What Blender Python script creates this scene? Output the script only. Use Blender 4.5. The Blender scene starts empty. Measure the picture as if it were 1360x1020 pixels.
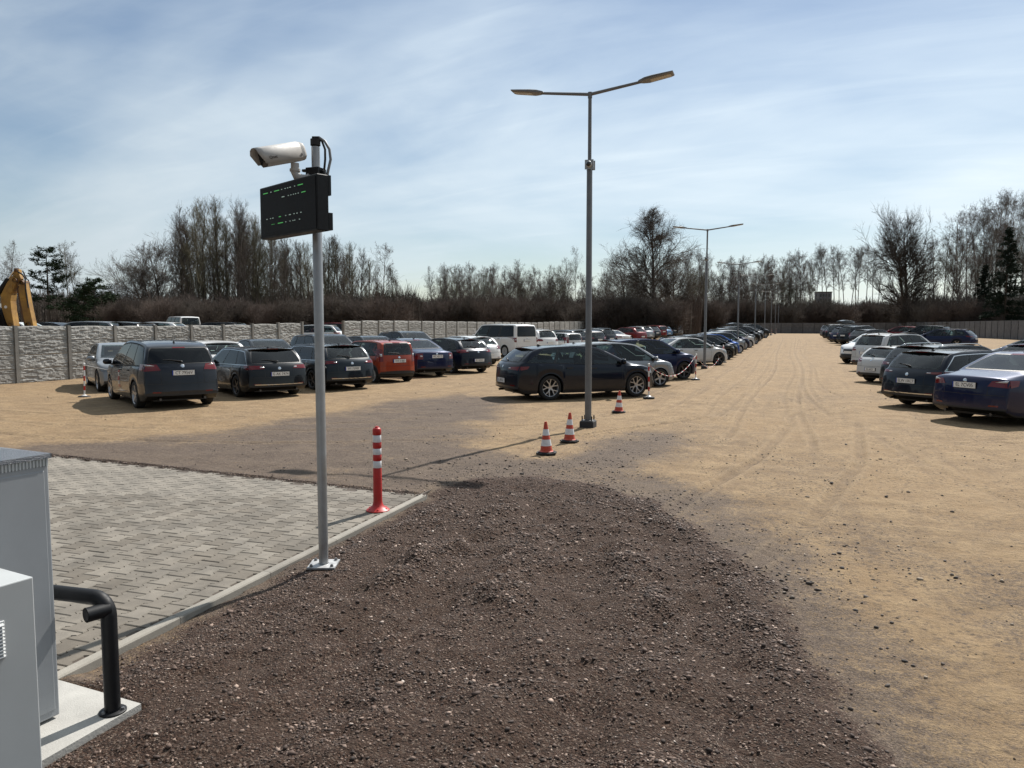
import bpy, bmesh, math, random
import numpy as np
from mathutils import Vector, Matrix
from mathutils.bvhtree import BVHTree

random.seed(7); rng = np.random.default_rng(7)
R = math.radians
S = bpy.context.scene
COL = S.collection

# ------------------------------------------------------------------ camera
# world: +Y runs along the driving lane, +X to the right, z=0 the block paving
CAM_H = 2.0
YAW = R(20.35); PITCH = R(4.40)
cd = bpy.data.cameras.new('camera'); cam = bpy.data.objects.new('camera', cd); COL.objects.link(cam)
cam.location = (0, 0, CAM_H)
cam.rotation_euler = (R(90) - PITCH, 0, YAW)
cd.sensor_width = 36; cd.lens = 36 * 1000 / 1360
cd.clip_start = .05; cd.clip_end = 6000
S.camera = cam

# ------------------------------------------------------------------ sun, sky, exposure
SUN_EL = R(47.5); SUN_AZ = R(13.0)          # azimuth clockwise from +Y
sd = bpy.data.lights.new('sun', 'SUN'); sd.energy = 5.0; sd.angle = R(.55); sd.color = (1, .955, .89)
sun = bpy.data.objects.new('sun', sd); COL.objects.link(sun); sun.location = (5, 20, 30)
sdir = Vector((math.sin(SUN_AZ) * math.cos(SUN_EL), math.cos(SUN_AZ) * math.cos(SUN_EL), math.sin(SUN_EL)))
sun.rotation_euler = sdir.to_track_quat('Z', 'Y').to_euler()
W = bpy.data.worlds.new('World'); S.world = W; W.use_nodes = True
nt = W.node_tree; nt.nodes.clear()
def N(nt, t, **k):
    n = nt.nodes.new(t)
    for a, b in k.items():
        if a == 'ins':
            for i, v in b.items(): n.inputs[i].default_value = v
        else: setattr(n, a, b)
    return n
def Lk(nt, a, ao, b, bi): nt.links.new(a.outputs[ao], b.inputs[bi])
sky = N(nt, 'ShaderNodeTexSky', sky_type='NISHITA', sun_disc=False, sun_elevation=SUN_EL, sun_rotation=SUN_AZ)
sky.altitude = 150; sky.air_density = 1.1; sky.dust_density = .3; sky.ozone_density = 1.6
bg = N(nt, 'ShaderNodeBackground', ins={1: .064}); Lk(nt, sky, 0, bg, 0)
tc = N(nt, 'ShaderNodeTexCoord'); sp = N(nt, 'ShaderNodeSeparateXYZ'); Lk(nt, tc, 'Generated', sp, 0)
zz = N(nt, 'ShaderNodeMath', operation='MAXIMUM', ins={1: 0.0}); Lk(nt, sp, 2, zz, 0)
za = N(nt, 'ShaderNodeMath', operation='ADD', ins={1: .22}); Lk(nt, zz, 0, za, 0)
dx = N(nt, 'ShaderNodeMath', operation='DIVIDE'); Lk(nt, sp, 0, dx, 0); Lk(nt, za, 0, dx, 1)
dy = N(nt, 'ShaderNodeMath', operation='DIVIDE'); Lk(nt, sp, 1, dy, 0); Lk(nt, za, 0, dy, 1)
cb = N(nt, 'ShaderNodeCombineXYZ'); Lk(nt, dx, 0, cb, 0); Lk(nt, dy, 0, cb, 1)
LX, LY = 7.7, 2.4
def cloud_layer(rot, sc, nscale, detail, dist, lo, hi, loc=(0, 0, 0)):
    mp = N(nt, 'ShaderNodeMapping'); mp.inputs['Rotation'].default_value = (0, 0, rot); mp.inputs['Scale'].default_value = sc
    mp.inputs['Location'].default_value = loc
    Lk(nt, cb, 0, mp, 0)
    no = N(nt, 'ShaderNodeTexNoise', ins={'Scale': nscale, 'Detail': detail, 'Roughness': .55, 'Distortion': dist}); Lk(nt, mp, 0, no, 'Vector')
    mr = N(nt, 'ShaderNodeMapRange', interpolation_type='SMOOTHSTEP', ins={1: lo, 2: hi}); Lk(nt, no, 0, mr, 0)
    return mr
c1 = cloud_layer(R(-28), (.8, 1.1, 1), .85, 11, .5, .22, .70, (LX, LY, 0))
c2 = cloud_layer(R(35), (.5, 2.2, 1), 2.6, 8, 1.4, .38, .78, (4.0, 1.3, 0))
c3 = cloud_layer(R(-20), (.5, 1.0, 1), .55, 5, .5, .42, .58, (2.2, 7.7, 0))
m1 = N(nt, 'ShaderNodeMath', operation='MULTIPLY', ins={1: .62}); Lk(nt, c1, 0, m1, 0)
m2 = N(nt, 'ShaderNodeMath', operation='MULTIPLY_ADD', ins={1: .14}); Lk(nt, c2, 0, m2, 0); Lk(nt, m1, 0, m2, 2)
m3 = N(nt, 'ShaderNodeMath', operation='MULTIPLY_ADD', ins={1: .40}); Lk(nt, c3, 0, m3, 0); Lk(nt, m2, 0, m3, 2)
mc = N(nt, 'ShaderNodeMath', operation='MULTIPLY', ins={1: .95}, use_clamp=True); Lk(nt, m3, 0, mc, 0)
# thin cloud lights up towards the sun
vd = N(nt, 'ShaderNodeVectorMath', operation='DOT_PRODUCT'); Lk(nt, tc, 'Generated', vd, 0); vd.inputs[1].default_value = sdir
gl = N(nt, 'ShaderNodeMapRange', ins={1: -.6, 2: 1.0, 3: .08, 4: .86}); Lk(nt, vd, 'Value', gl, 0)
cbg = N(nt, 'ShaderNodeBackground', ins={0: (.82, .93, 1, 1)}); Lk(nt, gl, 0, cbg, 1)
mx = N(nt, 'ShaderNodeMixShader'); Lk(nt, mc, 0, mx, 0); Lk(nt, bg, 0, mx, 1); Lk(nt, cbg, 0, mx, 2)
wo = N(nt, 'ShaderNodeOutputWorld'); Lk(nt, mx, 0, wo, 0)
S.view_settings.view_transform = 'Standard'; S.view_settings.look = 'None'
S.view_settings.exposure = .50; S.view_settings.gamma = 1; S.view_settings.use_curve_mapping = False
S.render.engine = 'CYCLES'

# ------------------------------------------------------------------ helpers
def at(px, d):
    """world x, y of a bearing (given as picture column) and a horizontal distance along the view axis"""
    lat = (px - 680) / 1000 * d * math.cos(PITCH)
    c, s = math.cos(YAW), math.sin(YAW)
    return (c * lat - s * d, s * lat + c * d)
def smooth(a, b, x):
    t = np.clip((np.asarray(x, float) - a) / (b - a), 0, 1); return t * t * (3 - 2 * t)
def hz(X, Y):
    h = .6 * smooth(52, 92, Y)
    h = np.maximum(h, .36 * smooth(-12, -24, X) * smooth(24, 44, Y))
    h = np.maximum(h, .8 * smooth(-26.2, -29, X))
    h = np.maximum(h, .4 * smooth(18, 30, X))
    return h
def gz(x, y): return float(hz(x, y))

class MB:
    def __init__(s): s.v = []; s.f = []; s.m = []
    def add(s, V, F, mi=0):
        o = len(s.v); s.v += [tuple(p) for p in V]; s.f += [tuple(i + o for i in f) for f in F]; s.m += [mi] * len(F); return s
    def box(s, x0, x1, y0, y1, z0, z1, mi=0, M=None):
        V = [(x, y, z) for x in (x0, x1) for y in (y0, y1) for z in (z0, z1)]
        if M: V = [tuple(M @ Vector(p)) for p in V]
        return s.add(V, [(0, 1, 3, 2), (4, 6, 7, 5), (0, 4, 5, 1), (2, 3, 7, 6), (0, 2, 6, 4), (1, 5, 7, 3)], mi)
    def tube(s, pts, rad, n=8, mi=0, cap=True):
        pts = [Vector(p) for p in pts]; rr = rad if hasattr(rad, '__len__') else [rad] * len(pts)
        V = []; F = []; a = None
        for i, p in enumerate(pts):
            t = (pts[min(i + 1, len(pts) - 1)] - pts[max(i - 1, 0)]).normalized()
            if a is None: a = t.cross(Vector((0, 0, 1)) if abs(t.z) < .9 else Vector((1, 0, 0))).normalized()
            else: a = (a - t * a.dot(t)).normalized()
            b = t.cross(a).normalized()
            for k in range(n):
                an = 2 * math.pi * k / n
                V.append(p + (a * math.cos(an) + b * math.sin(an)) * rr[i])
        for i in range(len(pts) - 1):
            for k in range(n):
                k2 = (k + 1) % n; F.append((i * n + k, i * n + k2, (i + 1) * n + k2, (i + 1) * n + k))
        if cap: F.append(tuple(range(n))); F.append(tuple((len(pts) - 1) * n + k for k in range(n)))
        return s.add(V, F, mi)
    def lathe(s, prof, n=20, mi=0, M=None, mats=None):   # prof (r,z) round z
        V = []; F = []
        for r, z in prof:
            for k in range(n):
                a = 2 * math.pi * k / n; V.append((r * math.cos(a), r * math.sin(a), z))
        if M: V = [tuple(M @ Vector(p)) for p in V]
        o = len(s.v); s.v += V
        for i in range(len(prof) - 1):
            for k in range(n):
                k2 = (k + 1) % n; s.f.append((o + i * n + k, o + i * n + k2, o + (i + 1) * n + k2, o + (i + 1) * n + k)); s.m.append(mats[i] if mats else mi)
        return s
    def prism(s, poly, d0, d1, f=None, mi=0):   # poly in 2d, f maps (u,v,w)->xyz
        f = f or (lambda u, v, w: (u, v, w)); n = len(poly)
        V = [f(u, v, d0) for u, v in poly] + [f(u, v, d1) for u, v in poly]
        return s.add(V, [tuple(range(n)), tuple(range(2 * n - 1, n - 1, -1))] + [(i, (i + 1) % n, n + (i + 1) % n, n + i) for i in range(n)], mi)
    def mesh(s, name, mats, sm=False, recalc=True, auto=None):
        me = bpy.data.meshes.new(name); me.from_pydata(s.v, [], s.f)
        for m in (mats if isinstance(mats, (list, tuple)) else [mats]): me.materials.append(m)
        me.polygons.foreach_set('material_index', s.m)
        if recalc:
            bm = bmesh.new(); bm.from_mesh(me); bmesh.ops.recalc_face_normals(bm, faces=bm.faces); bm.to_mesh(me); bm.free()
        if sm:
            me.polygons.foreach_set('use_smooth', [True] * len(me.polygons))
            if auto:
                me.set_sharp_from_angle(angle=R(auto))
        me.update(); return me
    def obj(s, name, mats, parent=None, sm=False, auto=None, **k):
        return link(name, s.mesh(name, mats, sm, auto=auto, **k), parent)
def link(name, me, parent=None, loc=(0, 0, 0), rot=(0, 0, 0), sc=None):
    o = bpy.data.objects.new(name, me); COL.objects.link(o); o.location = loc; o.rotation_euler = rot
    if sc is not None: o.scale = sc if hasattr(sc, '__len__') else (sc,) * 3
    if parent: o.parent = parent
    return o
def npmesh(name, V, F, mat, sm=False, cols=None):
    """V (n,3), F (m,k) uniform faces"""
    me = bpy.data.meshes.new(name); V = np.asarray(V, np.float32); F = np.asarray(F, np.int32); k = F.shape[1]
    me.vertices.add(len(V)); me.vertices.foreach_set('co', V.ravel())
    me.loops.add(F.size); me.loops.foreach_set('vertex_index', F.ravel())
    me.polygons.add(len(F)); me.polygons.foreach_set('loop_start', np.arange(0, F.size, k, dtype=np.int32)); me.polygons.foreach_set('loop_total', np.full(len(F), k, np.int32))
    if sm: me.polygons.foreach_set('use_smooth', np.ones(len(F), bool))
    me.update(calc_edges=True)
    if cols is not None:
        a = me.attributes.new('tint', 'FLOAT', 'POINT'); a.data.foreach_set('value', np.asarray(cols, np.float32))
    me.materials.append(mat); return me
def thing(name, label, cat, loc=(0, 0, 0), rz=0, group=None):
    o = link(name, None, None, loc, (0, 0, rz)); o.empty_display_size = .2; return tag(o, label, cat, group)
def tag(o, label, cat, group=None, kind=None):
    if label: o['label'] = label
    if cat: o['category'] = cat
    if group: o['group'] = group
    if kind: o['kind'] = kind
    return o
def struct(o): o['kind'] = 'structure'; return o
def copy_tree(o, parent=None):
    c = o.copy(); COL.objects.link(c); c.parent = parent
    for ch in list(o.children): copy_tree(ch, c)
    return c

# ------------------------------------------------------------------ materials
def mat(name, col, rough=.6, metal=0, coat=0, noise=0, nscale=20, bump=0, bscale=60, spec=.5, emit=0, nd=5, dark=None):
    m = bpy.data.materials.new(name); m.use_nodes = True; t = m.node_tree; b = t.nodes['Principled BSDF']
    b.inputs['Base Color'].default_value = (*col, 1); b.inputs['Roughness'].default_value = rough; b.inputs['Metallic'].default_value = metal
    b.inputs['Coat Weight'].default_value = coat; b.inputs['Coat Roughness'].default_value = .06; b.inputs['Specular IOR Level'].default_value = spec
    if emit: b.inputs['Emission Color'].default_value = (*col, 1); b.inputs['Emission Strength'].default_value = emit
    tcn = N(t, 'ShaderNodeTexCoord')
    if noise:
        n = N(t, 'ShaderNodeTexNoise', ins={'Scale': nscale, 'Detail': nd, 'Roughness': .6}); Lk(t, tcn, 'Object', n, 'Vector')
        mr = N(t, 'ShaderNodeMapRange', ins={1: .3, 2: .7}); Lk(t, n, 0, mr, 0)
        mxn = N(t, 'ShaderNodeMix', data_type='RGBA'); Lk(t, mr, 0, mxn, 0)
        d = dark or tuple(c * (1 - noise) for c in col)
        mxn.inputs[6].default_value = (*d, 1); mxn.inputs[7].default_value = (*[min(1, c * (1 + noise * .6)) for c in col], 1)
        Lk(t, mxn, 2, b, 'Base Color')
        rr = N(t, 'ShaderNodeMapRange', ins={1: .3, 2: .7, 3: max(.03, rough - .08), 4: min(1, rough + .12)}); Lk(t, n, 0, rr, 0); Lk(t, rr, 0, b, 'Roughness')
    if bump:
        n2 = N(t, 'ShaderNodeTexNoise', ins={'Scale': bscale, 'Detail': 6, 'Roughness': .65}); Lk(t, tcn, 'Object', n2, 'Vector')
        bp = N(t, 'ShaderNodeBump', ins={'Strength': bump, 'Distance': .02}); Lk(t, n2, 0, bp, 'Height'); Lk(t, bp, 0, b, 'Normal')
    return m
def paint(name, col, metal=.35, rough=.32):
    m = mat(name, col, rough, metal, .75); m.node_tree.nodes['Principled BSDF'].inputs['Coat IOR'].default_value = 1.42; m.node_tree.nodes['Principled BSDF'].inputs['Specular IOR Level'].default_value = .12
    t = m.node_tree; b = t.nodes['Principled BSDF']; tcn = N(t, 'ShaderNodeTexCoord')
    sx = N(t, 'ShaderNodeSeparateXYZ'); Lk(t, tcn, 'Object', sx, 0)
    # road dust lying on the lower panels
    n = N(t, 'ShaderNodeTexNoise', ins={'Scale': 5, 'Detail': 8, 'Roughness': .7}); Lk(t, tcn, 'Object', n, 'Vector')
    a = N(t, 'ShaderNodeMapRange', ins={1: .6, 2: .15, 3: .0, 4: .22}); Lk(t, sx, 2, a, 0)
    mu = N(t, 'ShaderNodeMath', operation='MULTIPLY'); Lk(t, a, 0, mu, 0); Lk(t, n, 0, mu, 1)
    ad = N(t, 'ShaderNodeMath', operation='ADD', ins={1: .004}); Lk(t, mu, 0, ad, 0)
    mxn = N(t, 'ShaderNodeMix', data_type='RGBA'); Lk(t, ad, 0, mxn, 0); mxn.inputs[6].default_value = (*col, 1); mxn.inputs[7].default_value = (.27, .22, .16, 1)
    Lk(t, mxn, 2, b, 'Base Color')
    cr = N(t, 'ShaderNodeMapRange', ins={1: 0, 2: .4, 3: .03, 4: .35}); Lk(t, ad, 0, cr, 0); Lk(t, cr, 0, b, 'Coat Roughness')
    return m
PAINTS = dict(
    black=paint('paint_black', (.006, .007, .009), .2), ink=paint('paint_ink_blue', (.004, .007, .016), .3),
    navy=paint('paint_navy', (.005, .010, .045), .3), blue=paint('paint_blue', (.01, .07, .30), .4),
    slate=paint('paint_slate', (.017, .020, .027), .4), graphite=paint('paint_graphite', (.010, .012, .015), .4),
    teal=paint('paint_teal_grey', (.009, .014, .020), .5), brown=paint('paint_grey_brown', (.025, .022, .023), .5),
    silver=paint('paint_silver', (.27, .28, .29), .6, .38), white=paint('paint_white', (.72, .72, .71), 0, .3),
    pearl=paint('paint_pearl', (.52, .52, .51), .1), red=paint('paint_red', (.16, .008, .009), .2),
    orange=paint('paint_orange', (.30, .045, .018), .1), lblue=paint('paint_pale_blue', (.11, .21, .34), .5),
    grey=paint('paint_grey', (.07, .073, .078), .5))
M_TRIM = mat('black_plastic', (.012, .012, .013), .5, bump=.05)
def glass_mat(name, tintc, refl=.9):
    m = bpy.data.materials.new(name); m.use_nodes = True; t = m.node_tree; t.nodes.remove(t.nodes['Principled BSDF']); out = t.nodes['Material Output']
    tr = N(t, 'ShaderNodeBsdfTransparent', ins={0: (*tintc, 1)}); gl = N(t, 'ShaderNodeBsdfGlossy', ins={0: (refl, refl, refl, 1), 1: .015}); fr = N(t, 'ShaderNodeFresnel', ins={0: 1.5}); mx = N(t, 'ShaderNodeMixShader')
    Lk(t, fr, 0, mx, 0); Lk(t, tr, 0, mx, 1); Lk(t, gl, 0, mx, 2); Lk(t, mx, 0, out, 0); return m
M_GLASS = glass_mat('car_glass', (.62, .74, .71)); M_GLASSD = glass_mat('privacy_glass', (.045, .05, .055), .8)
M_SEAT = mat('seat_fabric', (.045, .045, .048), .9, noise=.2, nscale=20); M_DOME = mat('smoked_dome', (.012, .013, .015), .05, spec=.7)
M_TYRE = mat('tyre_rubber', (.018, .017, .016), .85, noise=.3, nscale=14)
M_ALLOY = mat('alloy', (.45, .45, .46), .32, .8)
M_ALLOYD = mat('alloy_dark', (.10, .10, .105), .35, .8)
M_HUB = mat('wheel_cover_plastic', (.36, .37, .38), .42, .3)
M_RED = mat('tail_lamp_red', (.13, .003, .004), .12, coat=.6, spec=.4)
M_CLEAR = mat('lamp_clear', (.55, .56, .57), .12, .3, 1)
M_HEAD = mat('headlamp_glass', (.16, .17, .18), .08, .2, 1)
M_CHROME = mat('chrome', (.62, .63, .64), .14, 1)
M_PLATE = mat('number_plate_white', (.72, .72, .70), .45, noise=.06)
M_PBLUE = mat('number_plate_blue', (.01, .04, .3), .4)
M_INK = mat('plate_ink', (.008, .008, .01), .5)
M_ORANGE = mat('indicator_orange', (.5, .10, .01), .2, coat=1)
M_GALV = mat('galvanised_steel', (.34, .345, .35), .42, .75, noise=.16, nscale=9, bump=.02)
M_GALVD = mat('galvanised_steel_weathered', (.17, .173, .178), .5, .5, noise=.2, nscale=7)
M_BLK = mat('black_powder_coat', (.004, .0045, .006), .5, spec=.3, noise=.15, nscale=30)
M_CONC = mat('concrete_pad', (.36, .35, .325), .85, noise=.16, nscale=6, bump=.25, bscale=90)
M_RUB = mat('rubber_base', (.02, .02, .021), .8, noise=.25, nscale=25)
M_PLRED = mat('red_plastic', (.42, .012, .010), .42, noise=.22, nscale=9, nd=9)
M_REFL = mat('white_reflective_band', (.66, .66, .67), .4, noise=.16, nscale=16, nd=8)
M_CONER = mat('cone_orange_red', (.46, .05, .018), .45, noise=.15, nscale=18)
M_CAB = mat('cabinet_grey', (.27, .285, .30), .42, noise=.07, nscale=2.5, nd=9, bump=.04, bscale=220)
M_CABL = mat('cabinet_light_grey', (.42, .435, .435), .42, noise=.06, nscale=2.5, nd=9, bump=.04, bscale=220)
M_CCTV = mat('camera_housing_grey', (.38, .37, .355), .55, .0, noise=.06)
M_ROOF = mat('textured_roof_cap', (.10, .11, .125), .32, .5, bump=.7, bscale=150)
M_YEL = mat('digger_yellow', (.34, .19, .035), .6, noise=.25, nscale=2.2, nd=9, dark=(.16, .08, .022))
M_RUST = mat('worn_steel', (.12, .07, .045), .6, .3, noise=.4, nscale=9)

# ------------------------------------------------------------------ ground
CORNER = Vector((-4.02, 7.92)); CU = Vector((.030, -1)).normalized()      # kerb corner and the kerb's direction towards the camera
CN = Vector((-CU.y, CU.x))                                                # across, to the right
if CN.x < 0: CN = -CN
def pxy(x, y):
    """ground point of the aisle frame from the survey of the photo (flat z=0)"""
    ta = (x - 680) / 1000; b = -(y - 510) / 1000
    v = Vector((ta, math.cos(PITCH) + b * math.sin(PITCH), -math.sin(PITCH) + b * math.cos(PITCH)))
    c, s = math.cos(YAW), math.sin(YAW); v = Vector((c * v.x - s * v.y, s * v.x + c * v.y, v.z)); k = -CAM_H / v.z
    return (v.x * k, v.y * k)
def sdist(P, poly):
    """signed distance to polygon, negative inside"""
    P = np.asarray(P, float); x, y = P[:, 0], P[:, 1]; d = np.full(len(P), 1e9); ins = np.zeros(len(P), bool); n = len(poly)
    for i in range(n):
        ax, ay = poly[i]; bx, by = poly[(i + 1) % n]; ex, ey = bx - ax, by - ay
        t = np.clip(((x - ax) * ex + (y - ay) * ey) / (ex * ex + ey * ey + 1e-12), 0, 1)
        d = np.minimum(d, np.hypot(x - ax - t * ex, y - ay - t * ey))
        c = ((ay > y) != (by > y)) & (x < (bx - ax) * (y - ay) / (by - ay + 1e-12) + ax); ins ^= c
    return np.where(ins, -d, d)
def vnoise(x, y, sc, seed=0):
    """cheap value noise"""
    x = x * sc + 100 + seed * 17.3; y = y * sc + 100 + seed * 9.1
    xi = np.floor(x).astype(int); yi = np.floor(y).astype(int); fx = x - xi; fy = y - yi; fx = fx * fx * (3 - 2 * fx); fy = fy * fy * (3 - 2 * fy)
    def h(a, b): return np.modf(np.abs(np.sin(a * 127.1 + b * 311.7 + seed * 74.7) * 43758.5453))[0]
    return (h(xi, yi) * (1 - fx) + h(xi + 1, yi) * fx) * (1 - fy) + (h(xi, yi + 1) * (1 - fx) + h(xi + 1, yi + 1) * fx) * fy
def fbm(x, y, sc, o=4, seed=0):
    s = 0; a = .5
    for i in range(o): s = s + a * vnoise(x, y, sc * 2 ** i, seed + i); a *= .5
    return s
dark_px = [(567, 652), (640, 640), (720, 637), (800, 645), (870, 668), (930, 705), (990, 762), (1045, 822), (1095, 890), (1135, 955), (1180, 1020)]
POLY_DARK = [pxy(*p) for p in dark_px] + [(.75, 1.0), (.9, -3), (-9, -3), (-3.7, 2.5), (CORNER.x + .05, CORNER.y - .2)]
brown_px = [(0, 603), (60, 592), (160, 586), (260, 576), (375, 563), (432, 556), (497, 544), (547, 531), (612, 525), (660, 530), (640, 552), (600, 590), (640, 600), (700, 612), (760, 612), (830, 580), (915, 573), (880, 596), (800, 625), (860, 645), (930, 680), (1010, 730), (1080, 800), (1190, 900), (1330, 1020)]
POLY_BROWN = [pxy(*p) for p in brown_px] + [(2, -3), (-30, -3), (-30, 9.5)]
PAVE = [(CORNER.x, CORNER.y), (-10.92, 8.41), (-16, 8.6), (-16, -3), (CORNER.x + CU.x * 11, CORNER.y + CU.y * 11)]
# tyre tracks in the sand lane: centre line points, half width, strength
def trk(pts, w, s): return ([Vector(p) for p in pts], w, s)
TRACKS = []
for x0, dx2, y0, y1, s in [(-1.3, .5, 13, 120, .9), (.25, .1, 12, 130, .9), (-1.95, .25, 16, 100, .6), (-.3, .35, 17, 110, .6), (.9, -.5, 17, 120, .8), (-.7, -.5, 18, 110, .6), (1.5, -.6, 22, 100, .5), (-2.6, 0, 26, 90, .5), (.55, .25, 20, 120, .5)]:
    TRACKS.append(trk([(x0 + dx2 * math.sin(t * 3.1) + .12 * math.sin(t * 17), y0 + (y1 - y0) * t * t) for t in np.linspace(0, 1, 26)], .075, s))
for (cx_, cy_, r_, a0, a1, s) in [(4.6, 17.2, 4.6, 120, 205, .9), (4.6, 17.2, 6.2, 118, 196, .8), (6.5, 24, 6.8, 150, 215, .6), (-9, 27, 8.0, -40, 30, .6), (-9, 27, 6.4, -50, 20, .6), (3.8, 12.5, 2.5, 40, 150, .6), (8, 10, 7, 100, 165, .5), (8, 10, 5.5, 95, 170, .5), (1.5, 21, 2.2, 180, 300, .7), (1.5, 21, 1.7, 180, 300, .6)]:
    TRACKS.append(trk([(cx_ + r_ * math.cos(R(a)), cy_ + r_ * math.sin(R(a))) for a in np.linspace(a0, a1, 18)], .075, s))
for pts, s in [([(-24, 13.2), (-18, 12.2), (-13, 12.6), (-9.5, 14.5), (-8.2, 19)], .6), ([(-24, 11.8), (-18, 10.9), (-12, 11.2), (-8.3, 13.6), (-6.9, 16)], .6), ([(-20, 9.8), (-13, 9.7), (-8, 10.6), (-4, 12.7), (-1.5, 17), (-1.2, 25)], .7), ([(-20, 11.2), (-13, 11.1), (-8.6, 12.1), (-5, 14.2), (-2.8, 18), (-2.4, 26)], .6), ([(-2.9, 2), (-2.2, 5), (-1.2, 8), (-.4, 12), (.2, 18)], .8), ([(-1.35, 2), (-.7, 5), (.2, 8), (1, 12), (1.4, 18)], .8), ([(-13, 14), (-10.5, 20), (-10.2, 30), (-10, 50)], .6), ([(-11.8, 14), (-9.2, 20), (-8.9, 30), (-8.7, 50)], .6), ([(4, 3), (3.2, 7), (2.1, 11), (1.3, 16)], .5), ([(5.4, 4), (4.6, 7.5), (3.5, 11.6), (2.6, 15)], .5)]:
    TRACKS.append(trk([(x + .0, y) for x, y in pts], .09, s))
PAD_POLY = [(-3.17, 2.915), (-3.76, 2.955), (-4.6, 3.0), (-4.6, 1.2), (-3.18, 1.2)]
def track_field(P):
    x, y = P[:, 0], P[:, 1]; cut = np.zeros(len(P)); rid = np.zeros(len(P))
    for pts, w, s in TRACKS:
        bx0 = min(p.x for p in pts) - .6; bx1 = max(p.x for p in pts) + .6; by0 = min(p.y for p in pts) - .6; by1 = max(p.y for p in pts) + .6
        idx = np.where((x > bx0) & (x < bx1) & (y > by0) & (y < by1))[0]
        if not len(idx): continue
        xx, yy = x[idx], y[idx]; d = np.full(len(idx), 9.); al = np.zeros(len(idx)); acc = 0; tot = sum((pts[i + 1] - pts[i]).length for i in range(len(pts) - 1))
        for i in range(len(pts) - 1):
            a, b = pts[i], pts[i + 1]; e = b - a; t = np.clip(((xx - a.x) * e.x + (yy - a.y) * e.y) / e.length_squared, 0, 1)
            dd = np.hypot(xx - a.x - t * e.x, yy - a.y - t * e.y); m = dd < d; d = np.where(m, dd, d); al = np.where(m, acc + t * e.length, al); acc += e.length
        fade = smooth(0, 2.0, al) * smooth(0, 2.0, tot - al) * (.5 + .8 * vnoise(xx, yy, .5, 31))
        cut[idx] = np.maximum(cut[idx], (1 - smooth(w * .5, w, d)) * s * fade)
        rid[idx] = np.maximum(rid[idx], np.exp(-((d - w * 1.35) / (w * .35)) ** 2) * s * fade)
    return cut, rid
def fields(P):
    x, y = P[:, 0], P[:, 1]
    n1 = fbm(x, y, 1.1, 5, 3) - .5; n2 = fbm(x, y, .35, 4, 11) - .5; n3 = fbm(x, y, 4, 3, 23) - .45
    dd = sdist(P, POLY_DARK) + n1 * .55 + n3 * .25
    gravel = 1 - smooth(-.16, .22, dd)
    db = sdist(P, POLY_BROWN) + n1 * .9 + n2 * 1.4
    brown = (1 - smooth(-.5, 1.1, db)) * (1 - .25 * smooth(.45, .6, fbm(x, y, .9, 3, 41)))
    brown = np.maximum(brown, .75 * (1 - smooth(0, 1.1, dd)))
    brown = np.maximum(brown, (.36 + .30 * (fbm(x, y, .9, 5, 71) - .45) * 3) * smooth(12, 5.5, y) * smooth(-2, .5, x))
    brown = np.maximum(brown, .30 * smooth(.48, .66, fbm(x, y, .5, 5, 73)) * smooth(-9, -5, x) * smooth(5, 2, x) * smooth(34, 22, y))
    brown = np.maximum(brown, .10)
    return dd, gravel, brown
def bands(P, dd):
    m = .25 + 1.3 * smooth(.38, .6, fbm(P[:, 0], P[:, 1], 1.3, 3, 91))
    return m * (np.exp(-((dd + .22) / .13) ** 2) + .9 * np.exp(-((dd + .98) / .15) ** 2) + .7 * np.exp(-((dd + 1.80) / .16) ** 2))
def ground_h(P):
    x, y = P[:, 0], P[:, 1]; near = 1 - smooth(25, 60, np.hypot(x, y))
    dd, gravel, brown = fields(P); h = hz(x, y)
    cut, rid = track_field(P)
    bump = (fbm(x, y, .45, 3, 5) - .45) * .07 + (fbm(x, y, 2.2, 4, 7) - .47) * .035
    h = h + bump * near * np.where((x < -26), 0, 1)
    h = h + gravel * (.03 + (fbm(x, y, 3.2, 4, 9) - .47) * .10 + (fbm(x, y, 9, 3, 19) - .45) * .05 + (fbm((x + .28 * y) * 4.2, (y - .28 * x) * .8, 1, 3, 29) - .45) * .085) * smooth(0, 1.0, -dd + .3)
    h = h + gravel * (bands(P, dd) * (.026 + .03 * smooth(-.2, -.8, dd)) * smooth(9, 7.2, y) - .035 * smooth(9, 7.2, y) * np.exp(-((dd + .60) / .2) ** 2) - .03 * np.exp(-((dd + 1.4) / .2) ** 2))
    h = h - cut * .03 * near + rid * .022 * near
    sp_ = sdist(P, PAVE)
    kx = (x - CORNER.x) * CN.x + (y - CORNER.y) * CN.y
    h = np.where(sp_ < .7, h * smooth(.0, .7, sp_) + (-.045 + (fbm(x, y, 5, 3, 77) - .45) * .05) * (1 - smooth(0, .7, sp_)) * (kx > -.1) + (0.0) , h)
    h = np.where((sp_ < .7) & (kx <= -.1), h * smooth(0, .5, sp_) + .010 * (1 - smooth(0, .5, sp_)) + (fbm(x, y, 6, 3, 5) - .45) * .03, h)
    h = np.where(sp_ < -.03, -.13, h)
    rp_ = np.hypot(x + 3.64, y - 5.26); h = np.where(rp_ < .4, h * smooth(.17, .4, rp_) + (-.012) * (1 - smooth(.17, .4, rp_)), h)
    pd_ = sdist(P, PAD_POLY); h = np.where(pd_ < .25, h * smooth(.05, .25, pd_) + (-.012) * (1 - smooth(.05, .25, pd_)), h); h = np.where(pd_ < .02, -.14, h)
    return h, gravel, brown, cut, rid
def axis(segs):
    out = []
    for a, b, st in segs: out += list(np.arange(a, b, st))
    return np.array(out)
gx = np.concatenate([-np.geomspace(2500, 45, 14), axis([(-42, -27, .8), (-27, -9, .2), (-9, -5, .09), (-5, 4.2, .05), (4.2, 9, .12), (9, 30, .5)]), np.geomspace(32, 2500, 16)])
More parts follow.
